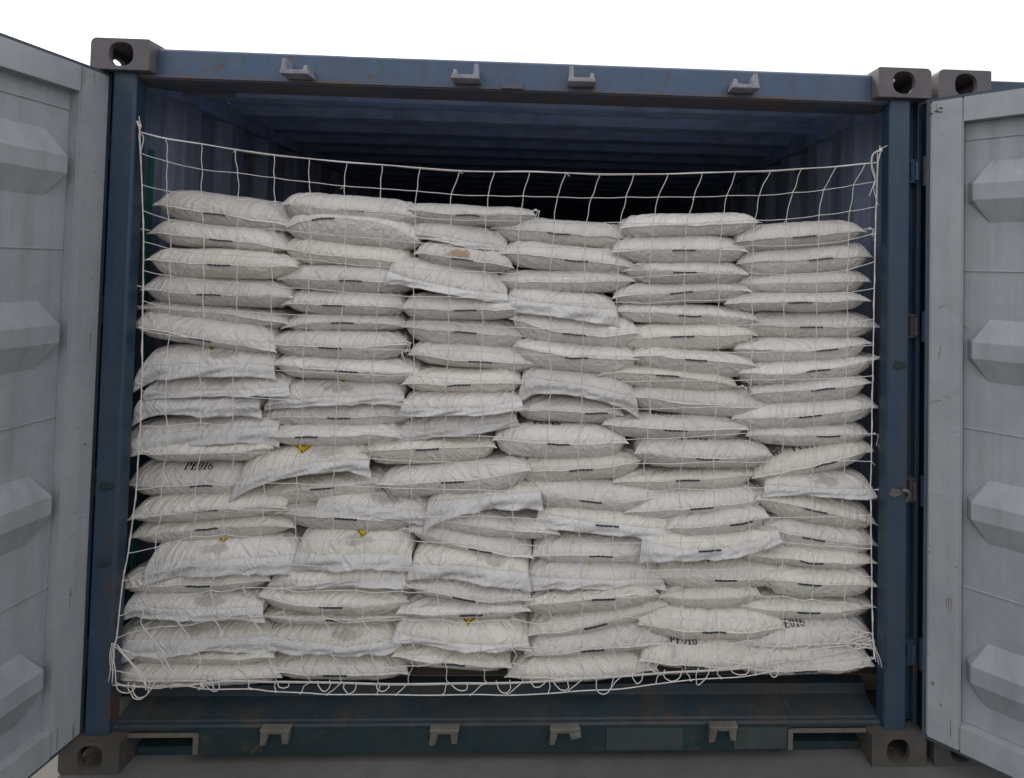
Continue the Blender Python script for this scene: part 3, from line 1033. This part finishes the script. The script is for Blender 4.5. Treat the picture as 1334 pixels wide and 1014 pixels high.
def build_sack(key, i, d, total):
    seed = ord(key)*31+i*7.13
    y0 = .064+random.uniform(-.016, .018)
    if d[8] == 'F':
        y0 -= .004
    if key in 'BD':
        y0 += .004
    s = Sack(d, int(seed), y0)
    look = []
    marks = d[9].split()
    c = ((s.L[0]+s.R[0])/2, y0+.3, min(s.zb, s.zs))
    mk = ''.join(k[0] for k in marks)
    if 'O' in mk:
        a = 'white sack with orange-brown stain'
    elif 'Y' in mk and 'S' in mk:
        a = 'rumpled white sack with yellow diamond'
    elif 'Y' in mk:
        a = 'white sack with a yellow diamond label'
    elif 'W' in mk and 'P' in mk:
        a = 'white sack with ringed logo and code'
    elif 'P' in mk and key+str(i) in ('A11', 'E18', 'F17'):
        a = 'white sack printed PE016 in black'
    elif 'P' in mk:
        a = 'white sack with black print peeking out'
    elif d[8] == 'F' and 'S' in mk:
        a = 'white sack with brown smudge'
    elif d[8] == 'F':
        a = 'white sack with a crumpled drooping hem'
    elif d[6]:
        a = 'white woven sack with black seam label'
    else:
        a = 'white woven sack without a seam label'
    if i == 0:
        pos = 'top of '+STACK[key]
    elif i == total-1:
        pos = 'bottom of '+STACK[key]
    else:
        pos = ORD[i]+' down in '+STACK[key]
    lab = a+', '+pos
    if len(lab.split()) > 16:
        lab = lab.replace('stack against the left wall', 'left-wall stack').replace('stack against the right wall', 'right-wall stack')
    if len(lab.split()) > 16:
        lab = lab.replace(', yellow diamond and brown smudge', ', yellow diamond')
    if len(lab.split()) > 16:
        print('LONG', lab)
    root = empty('woven_sack', c, label=lab, cat='sack', group='white sacks stacked in the container')
    # body
    U, Y = np.meshgrid(UU, YD, indexing='ij')
    nu, ny = U.shape
    vs = []
    for side in (1, -1):
        x, y, z = s.surf(U.ravel(), Y.ravel(), side)
        vs.append(np.stack([x, y, z], 1))
    V = np.vstack(vs)
    F = []
    n1 = nu*ny
    for a_ in range(nu-1):
        for b_ in range(ny-1):
            k = a_*ny+b_
            F.append((k, k+ny, k+ny+1, k+1))
            F.append((n1+k, n1+k+1, n1+k+ny+1, n1+k+ny))
    mat = M_SACKC if (d[4] > 560 and random.random() < .65) or random.random() < .12 else M_SACK
    body = obj('sack_body', V, F, mat, root, True, origin=c)
    bm = bmesh.new()
    bm.from_mesh(body.data)
    bmesh.ops.remove_doubles(bm, verts=bm.verts, dist=.00002)
    bm.to_mesh(body.data)
    bm.free()
    # hem: the flat sewn edge beyond the seam
    nh = 110
    u = np.linspace(0, 1, nh)
    x, y, z = s.seam(u)
    q = np.abs(2*u-1)
    if s.kind == 'N':
        wd = .0035+.007*q**10+.003*(vnoise(x*10+seed, x*0, x*0)*.5+.5)
        ang = math.radians(random.uniform(35, 85))+.5*vnoise(x*9+seed, x*0+9, x*0)
        rows = [0, .35, .7, 1]
        x0s, sp = x, .010
    else:
        wd = s.hem*(1+.12*vnoise(x*7+seed, x*0, x*0)+random.uniform(.1, 1.3)*(1-u)**9+random.uniform(0, 1.1)*u**9)
        ang = np.full(nh, 1.25)+.25*vnoise(x*8+seed, x*0+4, x*0)
        rows = list(np.linspace(0, 1, 11))
        x0s, sp = x, .012
    HV = []
    for k, r in enumerate(rows):
        xx = x+np.sign(2*u-1)*(q**10)*sp*r
        if s.kind == 'F':
            a_ = ang*np.clip(r*3.0+.25, 0, 1)
            fold = .012*r*vnoise(x*17+r*1.5+seed, x*0+r*1.2, x*0+seed)+.004*r*vnoise(x*42+r*5+seed, x*0+r*2, x*0)
            # hangs from the seam in a soft curve
            yy = y+.002-wd*(.16*math.sin(min(1, r*1.5)*math.pi/1.2))-.006*r-fold
            zz = z-wd*r*np.sin(np.clip(a_+.3, 0, 1.57))
        else:
            yy = y+.001-wd*r*np.cos(ang)
            zz = z-wd*r*np.sin(ang)+.001*vnoise(x*60+seed, x*0+r, x*0)
        HV.append(np.stack([xx, yy, zz], 1))
    HV = np.vstack(HV)
    HF = [(k*nh+j, k*nh+j+1, (k+1)*nh+j+1, (k+1)*nh+j) for k in range(len(rows)-1) for j in range(nh-1)]
    hem = obj('hem', HV, HF, M_LINER if s.kind == 'F' else mat, root, True, origin=c)
    md = hem.modifiers.new('thickness', 'SOLIDIFY')
    md.thickness = .0011
    md.offset = 0
    if s.kind == 'F':
        hem['label'] = 'crumpled white plastic hem hanging over the sack below'

    def place(px, py, yy=y0):
        P = unproj(px, py, yy)
        return (P[0]-s.L[0])/(s.R[0]-s.L[0])

    # black stitched label on the seam
    if d[6]:
        u0, u1 = place(d[6]-15, d[7]), place(d[6]+15, d[7])
        uu = np.linspace(u0, u1, 24)
        x, y, z = s.seam(uu)
        hh = .0022+.0005*np.sin(uu*200)
        fy = .0155 if s.kind == 'N' else .012
        Vt, Ft = [], []
        y_f = y-(wd.mean()*math.cos(float(np.mean(ang)))+.0015 if s.kind == 'N' else .010)
        z0_ = z-(wd.mean()*math.sin(float(np.mean(ang))) if s.kind == 'N' else .004)
        for k in range(24):
            Vt += [(x[k], y_f[k], z0_[k]+hh[k]), (x[k], y_f[k], z0_[k]-hh[k]), (x[k], y_f[k]+.003, z0_[k]-hh[k]), (x[k], y_f[k]+.003, z0_[k]+hh[k])]
        for k in range(23):
            for e in range(4):
                Ft.append((4*k+e, 4*k+4+e, 4*k+4+(e+1) % 4, 4*k+(e+1) % 4))
        Ft += [(0, 1, 2, 3), (92, 95, 94, 93)]
        obj('seam_label', Vt, Ft, M_TAG, root, False, origin=c)
    # loose sewing thread at the corners
    for t_ in [k for k in marks if k[0] == 'T']:
        e = 0 if t_[1] == 'l' else 1
        P = s.L if e == 0 else s.R
        sg = -1 if e == 0 else 1
        th = MB()
        for rep in range(2):
            ln = random.uniform(.02, .045)
            pts = []
            for k in range(9):
                t = k/8
                pts.append((P[0]+sg*(.010+.012*math.sin(t*2.4+rep)*(1-t*.3)), y0+.004-.010*t, P[2]+.004-ln*t*t-.004*math.sin(t*6+rep)))
            pts.insert(0, (P[0]-sg*.01, y0+.01, P[2]))
            th.tube(catmull(pts, 3), .0011, 5)
        th.blob((P[0]+sg*.008, y0+.004, P[2]+.003), (.006, .004, .004))
        th.build('loose_thread', M_THREAD, root, True, origin=c)

    def on_top(X, S, off, side=1):
        """X world x, S distance along the top skin from the seam"""
        uc = (X-s.L[0])/(s.R[0]-s.L[0])
        um = float(np.mean(uc))
        yd, L = s.arc(um, side)
        ydv = np.interp(S, L, yd)
        x, y, z = s.surf(uc, ydv, side)
        x2, y2, z2 = s.surf(uc, ydv+.004, side)
        ty, tz = y2-y, z2-z
        nn = np.hypot(ty, tz)+1e-9
        return np.stack([x, y-off*tz/nn*side, z+off*ty/nn*side], 1)

    def vis_s(um, dv):
        """skin distance at which the photograph row dv pixels above the seam falls, roughly"""
        yd, L = s.arc(um)
        x, y, z = s.surf(np.full(160, um), yd, 1)
        dd = np.stack([x, y, z], 1)-EYE
        pv = 507+SY-FPX*(dd@U2)/(dd@Fv)
        k = np.argmin(pv)
        return float(L[k]), float(np.interp(dv, (pv[0]-pv[:k+1]), L[:k+1])) if k > 0 else 0.0

    for mkk in marks:
        kd = mkk[0]
        if kd == 'T':
            continue
        px = float(mkk[1:])
        X0 = unproj(px, d[7], y0)[0]
        um = (X0-s.L[0])/(s.R[0]-s.L[0])
        if kd in 'PW':
            full = key+str(i) in ('A11', 'E18', 'F17')
            smax, s0 = vis_s(um, (d[7]-d[4])-(9.0 if full else -0.5))
            for txt, base in ((('PE016'), 'P'), (('W'), 'W')):
                if base != kd:
                    continue
                tv, tf = glyphs(txt)
                sz = .0255
                tw = (tv[:, 0].max()-tv[:, 0].min())
                X = X0+(tv[:, 0]-tw/2)*sz
                S = s0+tv[:, 1]*sz*.95
                if S.max() > .39:
                    S = S-(S.max()-.39)
                P3 = on_top(X, S, .0022)
                obj('printed_code' if kd == 'P' else 'printed_logo', P3, tf, M_INK, root, origin=c)
        elif kd == 'Y':
            vis = {469: 14, 391: 10, 608: 7}.get(int(px), 4)
            smax, s0 = vis_s(um, (d[7]-d[4])-vis)
            n = 26
            a_, b_ = np.meshgrid(np.linspace(-1, 1, n), np.linspace(-1, 1, n), indexing='ij')
            r_ = .052
            X = X0+(a_-b_).ravel()/2*r_
            S = s0+r_+(a_+b_).ravel()/2*r_
            S = np.clip(S, 0.001, .39)
            P3 = on_top(X, S, .0012)
            fs, fm = [], []
            for k in range(n-1):
                for j in range(n-1):
                    fs.append((k*n+j, (k+1)*n+j, (k+1)*n+j+1, k*n+j+1))
                    ca, cb = (a_[k, j]+a_[k+1, j])/2, (b_[k, j]+b_[k, j+1])/2
                    mx = max(abs(ca), abs(cb))
                    gx, gs = (ca-cb)/2, (ca+cb)/2
                    star = math.hypot(gx, gs+.35) < .17*(1+.5*math.cos(8*math.atan2(gs+.35, gx)))
                    fm.append(1 if (.80 < mx < .90) or star else 0)
            obj('warning_label', P3, fs, None, root, origin=c, mats=[M_YEL, M_INK], fmat=fm)
        elif kd in 'SO':
            smax, s0 = vis_s(um, (d[7]-d[4])*(.55 if kd == 'S' else .25))
            n = 15
            a_, b_ = np.meshgrid(np.linspace(-1, 1, n), np.linspace(-1, 1, n), indexing='ij')
            rx, ry = (.060, .020) if kd == 'S' else (.048, .022)
            X = X0+a_.ravel()*rx
            S = np.clip(s0+b_.ravel()*ry, .001, .39)
            P3 = on_top(X, S, .0015)
            fs = [(k*n+j, (k+1)*n+j, (k+1)*n+j+1, k*n+j+1) for k in range(n-1) for j in range(n-1)]
            so = obj('stain', P3, fs, M_STAIN if kd == 'S' else M_RSTAIN, root, True, origin=c)
            at = so.data.attributes.new('fade', 'FLOAT', 'POINT')
            at.data.foreach_set('value', (.62*(1-np.sqrt(a_**2+b_**2))).ravel())
    return root


_G = {}


def glyphs(txt):
    """flat serif lettering built from strokes; returns verts (n,2) in cap heights and faces"""
    if txt in _G:
        return _G[txt]
    V, F = [], []

    def quad(x0, y0, x1, y1):
        nx = max(1, int((x1-x0)/.12))
        ny = max(1, int((y1-y0)/.12))
        k = len(V)
        for i in range(nx+1):
            for j in range(ny+1):
                V.append((x0+(x1-x0)*i/nx, y0+(y1-y0)*j/ny))
        for i in range(nx):
            for j in range(ny):
                a = k+i*(ny+1)+j
                F.append((a, a+ny+1, a+ny+2, a+1))

    def ring(cx, cy, rx, ry, tx, ty, a0=0, a1=360, n=22):
        k = len(V)
        for i in range(n+1):
            a = math.radians(a0+(a1-a0)*i/n)
            V.append((cx+rx*math.cos(a), cy+ry*math.sin(a)))
            V.append((cx+(rx-tx)*math.cos(a), cy+(ry-ty)*math.sin(a)))
        for i in range(n):
            F.append((k+2*i, k+2*i+2, k+2*i+3, k+2*i+1))

    def line(x0, y0, x1, y1, w_):
        k = len(V)
        n = 6
        for i in range(n+1):
            t = i/n
            V.append((x0+(x1-x0)*t-w_/2, y0+(y1-y0)*t))
            V.append((x0+(x1-x0)*t+w_/2, y0+(y1-y0)*t))
        for i in range(n):
            F.append((k+2*i, k+2*i+1, k+2*i+3, k+2*i+2))
    x = 0.0
    for ch in txt:
        if ch == 'P':
            quad(x+.06, .07, x+.24, .93)
            quad(x, 0, x+.30, .07)
            quad(x, .93, x+.34, 1)
            ring(x+.30, .72, .34, .28, .17, .08, -90, 90)
            x += .74
        elif ch == 'E':
            quad(x+.06, .07, x+.24, .93)
            quad(x, 0, x+.60, .07)
            quad(x, .93, x+.60, 1)
            quad(x+.24, .46, x+.44, .54)
            quad(x+.54, .07, x+.60, .24)
            quad(x+.54, .76, x+.60, .93)
            quad(x+.40, .38, x+.45, .46)
            quad(x+.40, .54, x+.45, .62)
            x += .70
        elif ch == '0':
            ring(x+.28, .5, .28, .5, .16, .07)
            x += .66
        elif ch == '1':
            quad(x+.16, .07, x+.34, 1)
            quad(x+.03, 0, x+.47, .07)
            quad(x+.03, .82, x+.16, .90)
            x += .58
        elif ch == '6':
            ring(x+.28, .31, .28, .31, .15, .07)
            ring(x+.40, .5, .40, .5, .16, .07, 105, 185)
            x += .62
        elif ch == 'W':
            ring(x+.75, .5, .75, .62, .09, .08, n=30)
            line(x+.36, .90, x+.58, .12, .16)
            line(x+.58, .12, x+.75, .70, .09)
            line(x+.75, .70, x+.92, .12, .16)
            line(x+.92, .12, x+1.14, .90, .09)
            x += 1.5
    _G[txt] = (np.array(V), F)
    return _G[txt]


for key in 'ABCDEF':
    rows = SACKS[key]
    for i, d in enumerate(rows):
        build_sack(key, i, d, len(rows))

# ------------------------------------------------------------------ cargo net
NXR = {
 0: [182, 216, 263, 307, 357, 403, 452, 498, 547.6, 598.6, 644.5, 690, 737.5, 782.5, 826, 870.5, 915, 958.4, 1004, 1044.5, 1089.5, 1127, 1143],
 1: [183, 218.5, 263.6, 309.5, 357.5, 403, 448.7, 496, 543, 588, 636, 681.4, 726, 770.5, 815.5, 857.5, 904, 947, 989, 1032.5, 1072.5, 1112, 1142],
 2: [185, 217, 263, 310, 358.5, 403.4, 449.7, 494.8, 541, 587, 632, 678, 722, 763, 808.4, 850.5, 894.6, 940, 983, 1024.4, 1067, 1106.8, 1141.3],
 4: [187, 222.6, 265.5, 309, 355.7, 405, 450, 495, 539, 586, 630.7, 673, 716.5, 760.8, 804, 846.6, 892, 937, 979, 1022.5, 1065, 1103.8, 1139.6],
 7: [185.6, 221, 265.3, 309, 352.5, 396.7, 441, 488, 539.7, 584, 628, 670.8, 716.5, 759.6, 802.7, 847, 892, 936, 980, 1021.7, 1062.4, 1103.8, 1137.6]}
NYR = [
 [172, 181, 188, 195, 202, 207, 212, 215, 219, 222.6, 224, 224, 225.6, 227, 227, 227, 225.6, 224, 222.6, 220, 217.5, 213.6, 212],
 [199.5, 211, 221, 225.6, 231.6, 237.6, 242.4, 246, 249, 253.5, 255, 255.6, 257, 258, 257, 257, 257, 255, 255, 251, 248, 241, 237],
 [241, 249, 255.6, 260.4, 262.7, 269.6, 275, 279.5, 282.7, 286.4, 287, 288.6, 289.3, 291, 290, 291, 291.8, 288.6, 287, 286, 280.7, 275.3, 269.6],
 [274.5, 286, 293, 298, 298.4, 303.6, 307.8, 311.5, 316.4, 319.4, 321.4, 321.4, 322, 323.8, 325, 325, 325, 323.3, 320, 320.4, 318.4, 312.7, 304],
 [315, 324.6, 331, 333, 335, 338.6, 344, 348, 348.5, 353.4, 354.6, 357, 359, 360.3, 361.6, 360.4, 358, 357, 356, 358, 357, 352, 341],
 [352.7, 359.6, 366, 369, 373, 376, 380.5, 384, 386.7, 387, 389, 391.6, 394, 394.8, 394, 395.4, 391.6, 391, 388.5, 383.5, 383, 381.8, 375.6],
 [392, 401.5, 404, 405.7, 409, 411, 414, 417, 420, 420, 425, 427, 428.6, 429.4, 429.4, 426, 426, 423.7, 423.7, 422.5, 423.7, 421, 416],
 [430, 437, 442, 444, 444.6, 445, 452, 455.7, 456, 456, 458, 462, 462.6, 463, 464, 464, 459.4, 459.4, 459.4, 458, 457, 451, 449.6]]
LCI = [0, 1, 2, 3, 4, 12, 18, 22]
LOW = [
 ([185.5, 217.7, 261, 305, 350, 716, 979, 1137], [473, 475, 477, 480, 482, 499, 494, 490.7]),
 ([184.5, 218, 262, 305, 351, 716, 978, 1136], [509, 513.6, 515, 515, 519, 534.6, 531, 527]),
 ([183, 217.7, 259.6, 304.7, 349, 711.7, 978, 1135.6], [555, 554, 552, 554, 555, 574.5, 566, 564.6]),
 ([180.5, 217, 261, 304, 348.8, 710, 974, 1135], [590.5, 593, 592, 590.5, 591, 608, 601, 601.6]),
 ([177.5, 209.5, 253.4, 298.5, 342, 715, 972.4, 1134], [638, 634, 631, 628, 629, 642, 636, 638]),
 ([173.5, 210, 254, 295, 343.4, 712.5, 975, 1134.6], [673, 672, 668, 664, 664, 677, 674, 672]),
 ([167, 203, 247, 294, 340, 712, 976, 1135], [720, 712, 700, 698, 700, 711, 705, 715.5]),
 ([160, 199, 241, 285, 332, 713, 977, 1135.6], [757, 747, 738, 735, 735, 744, 740, 752]),
 ([155, 184, 225, 272.5, 316.6, 716, 977, 1136], [804, 787, 774, 770, 765, 779, 773, 790]),
 ([152, 190, 233, 280, 325, 720, 976, 1137], [830, 822, 812, 806, 805, 808, 803, 825]),
 ([149, 212, 254.5, 300, 344, 715, 975, 1138], [843, 855, 846, 838, 833, 840, 835, 845]),
 ([146, 215, 273, 311, 350, 712, 985, 1139], [875, 884, 878, 872, 866, 863, 860, 860])]
ci = np.arange(23)
xs0 = {k: np.array(v) for k, v in NXR.items()}
rk = sorted(xs0)
base_x = xs0[7]-np.interp(ci, LCI, xs0[7][LCI])
GX, GY = [], []
for r in range(8):
    if r in xs0:
        GX.append(xs0[r])
    else:
        a = max(k for k in rk if k < r)
        b = min(k for k in rk if k > r)
        t = (r-a)/(b-a)
        GX.append(xs0[a]*(1-t)+xs0[b]*t)
    GY.append(np.array(NYR[r]))
for k, (lx, ly) in enumerate(LOW):
    GX.append(np.interp(ci, LCI, lx)+base_x+RNG.uniform(-2.5, 2.5, 23)*(1 if k > 0 else .5)*(ci > 0)*(ci < 22))
    GY.append(np.interp(ci, LCI, ly)+RNG.uniform(-1.6, 1.6, 23)*(1+(k > 8)*1.5))
NR = len(GX)


def net_y(r, c):
    return .026+.010*math.sin(r*.5+c*.35)*.6-.004*(r > 9)


nodes = [[unproj(GX[r][c], GY[r][c], net_y(r, c)) for c in range(23)] for r in range(NR)]
net = empty('cargo_net', tuple(unproj(660, 880, .03)), label='white knotted cord net stretched across the sacks in the container doorway',
            cat='cargo net')
cords, ropes = MB(), MB()
knots = cords
LOOSE = []


class _L:
    def tube(s, *a, **k):
        q = MB()
        q.tube(*a, **k)
        LOOSE.append(q)


loose = _L()


def strand(mb, a, b, r=.00135, wig=.0022, sag=.0):
    a, b = np.array(a), np.array(b)
    n = 7
    pts = []
    ph = RNG.random(3)*6
    L_ = np.linalg.norm(b-a)
    for k in range(n):
        t = k/(n-1)
        p = a+(b-a)*t
        e = math.sin(math.pi*t)
        p = p+np.array([wig*e*math.sin(4*t+ph[0]), wig*.5*e*math.sin(3*t+ph[1]), wig*e*math.sin(3.3*t+ph[2])-sag*e])
        pts.append(p)
    mb.tube(pts, r, 6, cap=False)


for r in range(NR):
    for c in range(23):
        low = r >= 16
        if c < 22 and r > 0:
            strand(cords, nodes[r][c], nodes[r][c+1], .00115, .0012 if not low else .004, .0008 if not low else .003)
        if r < NR-1:
            slack = .0028 if r < 8 else .0034
            if low:
                slack = .009
            strand(cords, nodes[r][c], nodes[r+1][c], .00115 if 0 < c < 22 else .0013, slack if 0 < c < 22 else .002)
        if RNG.random() < .95:
            p = nodes[r][c]
            knots.blob(p, (.0027, .0025, .0028))
            if RNG.random() < .12:
                q = p+np.array([RNG.uniform(-.012, .012), -.003, -.010])
                strand(knots, p, q, .0008, .001)
top = catmull([nodes[0][c] for c in range(23)], 6)
ropes.tube(top, .0017, 8)
ropes.tube(catmull([p+np.array([0, .003, .0022*math.sin(i*1.3)]) for i, p in enumerate([nodes[0][c] for c in range(23)])], 6), .0014, 6)
net_parts = []


def rope_px(pts, yy, r=.0019, mb=ropes, n=6):
    mb.tube(catmull([unproj(a, b, yy if not hasattr(yy, '__len__') else yy[i]) for i, (a, b) in enumerate(pts)], n), r, 7)


R1 = [(143, 884), (161, 893), (200, 894), (240, 893), (300, 887), (350, 888), (430, 889), (500, 891), (550, 891), (600, 890), (640, 890), (700, 888),
      (760, 884), (820, 880), (870, 876), (930, 873), (980, 869), (1010, 865), (1060, 857), (1100, 850), (1126, 842), (1138, 838)]
R2_ = [(146, 893), (166, 893), (205, 897), (232, 892), (268, 898), (300, 898), (330, 898), (355, 901), (400, 903), (430, 905), (500, 905), (560, 906),
       (620, 905), (660, 906), (710, 904), (760, 900), (806, 898), (850, 892), (900, 886), (930, 884), (965, 882), (1000, 876), (1030, 869), (1080, 863), (1140, 856)]
rope_px(R1, .040, .0018)
rope_px([(a, b+1.5) for a, b in R1], .043, .0011)
rope_px(R2_, .030, .0015)
# side ropes
ropes.tube(catmull([unproj(180, 158, .03)]+[nodes[r][0] for r in range(NR)], 4), .0016, 7)
ropes.tube(catmull([unproj(1143, 196, .03)]+[nodes[r][22] for r in range(NR)], 4), .0016, 7)
# vertical cords running from the last row of meshes to the bottom ropes, with loops round them
lx = np.array([p[0] for p in R1])
ly = np.array([p[1] for p in R1])
for c in range(1, 22):
    a = nodes[NR-1][c]
    px = GX[NR-1][c]+RNG.uniform(-8, 14)
    b = unproj(px, float(np.interp(px, lx, ly)), .038)
    strand(cords, a, b, .0013, .006)
    b2 = unproj(px+RNG.uniform(-22, 8), float(np.interp(px, [p[0] for p in R2_], [p[1] for p in R2_])), .029)
    strand(cords, b, b2, .0013, .004)
    knots.blob(b, (.0034, .003, .0034))
    knots.blob(b2, (.0036, .003, .0032))
for px, wv, hh in ((163, 10, 12), (180, 20, 22), (186, 16, 18), (275, 7, 12), (368, 8, 6), (421, 10, 14), (455, 10, 13), (497, 8, 10), (598, 12, 10), (655, 14, 16), (700, 11, 10),
                   (787, 11, 22), (830, 8, 14), (876, 12, 15), (915, 9, 22), (962, 10, 12), (1006, 9, 16), (1052, 11, 12), (730, 8, 12)):
    yb_ = float(np.interp(px, lx, ly))+2+RNG.uniform(-3, 3)
    wv *= RNG.uniform(.6, 1.3)
    tw_ = RNG.uniform(-.35, .35)
    pts = []
    for k in range(9):
        t = k/8
        aa = math.pi*t*1.15-.2
        pts.append((px-wv*math.cos(aa)*(1-.15*t)+3*t+tw_*hh*math.sin(aa)+RNG.uniform(-1, 1), yb_+hh*math.sin(aa)*.85-1))
    rope_px(pts, [.034-.012*math.sin(math.pi*k/8) for k in range(9)], .0013, loose, 3)
# tangled surplus along the bottom corners
for k in range(9):
    x0 = RNG.uniform(1030, 1125)
    y0_ = RNG.uniform(822, 856)
    pts = [(x0, y0_), (x0+RNG.uniform(8, 20), y0_+RNG.uniform(2, 12)), (x0+RNG.uniform(15, 34), y0_+RNG.uniform(-8, 8)), (1138, RNG.uniform(834, 850))]
    rope_px(pts, [.028, .02, .018, .022], .0012, loose, 4)
for k in range(3):
    pts = [(1137, 836), (1139+k*1.5, 848), (1140+k*3, 858), (1141+k*4, 862+k*4)]
    rope_px(pts, .016, .0011, loose, 4)
for k in range(3):
    pts = [(146+k*2.2, 838), (143+k*2.2, 855), (144+k*3, 872), (141+k*5, 889+k*1.5)]
    rope_px(pts, .016, .0012, loose, 4)
for pts in ([(152, 840), (170, 862), (186, 880), (191, 896)], [(154, 846), (172, 866), (188, 890), (190, 899)], [(212, 855), (220, 868), (226, 884), (222, 898)],
            [(190, 822), (214, 852), (213, 862)], [(260, 890), (266, 897), (262, 886), (275, 893)], [(265, 889), (258, 899), (272, 884), (279, 898)],
            [(862, 880), (842, 868), (858, 860), (853, 874)], [(1066, 826), (1078, 842), (1070, 852)], [(985, 838), (1002, 848), (1020, 836), (1043, 846), (1060, 838)],
            [(980, 848), (1005, 852), (1060, 846), (1110, 840)], [(962, 848), (985, 852), (994, 840), (1003, 854), (1003, 866)]):
    rope_px(pts, .020, .0013, loose, 5)
# tie-off at the top corners
for pts in ([(181, 152), (183, 165), (181, 178), (184, 200)], [(182, 170), (187, 180), (184, 196)], [(180, 164), (178, 158), (182, 162)],
            [(1147, 196), (1140, 198), (1135, 206), (1136, 222), (1140, 234), (1138, 246), (1142, 262), (1144, 268)],
            [(1147, 197), (1138, 201), (1136, 214), (1140, 232), (1136, 246), (1132, 256)], [(1146, 190), (1147, 198), (1144, 211)],
            [(1147, 194), (1156, 190)], [(1146, 200), (1144, 212), (1143, 232), (1142, 262)]):
    rope_px(pts, .028, .0012, loose, 5)
knots.blob(unproj(1147, 196, .028), (.007, .005, .008))
knots.blob(unproj(182, 165, .028), (.006, .004, .007))
cords.build('net_mesh', M_CORD, net, True)
ropes.build('border_rope', M_CORD, net, True)
for q in LOOSE:
    q.build('loose_cord', M_CORD, net, True)
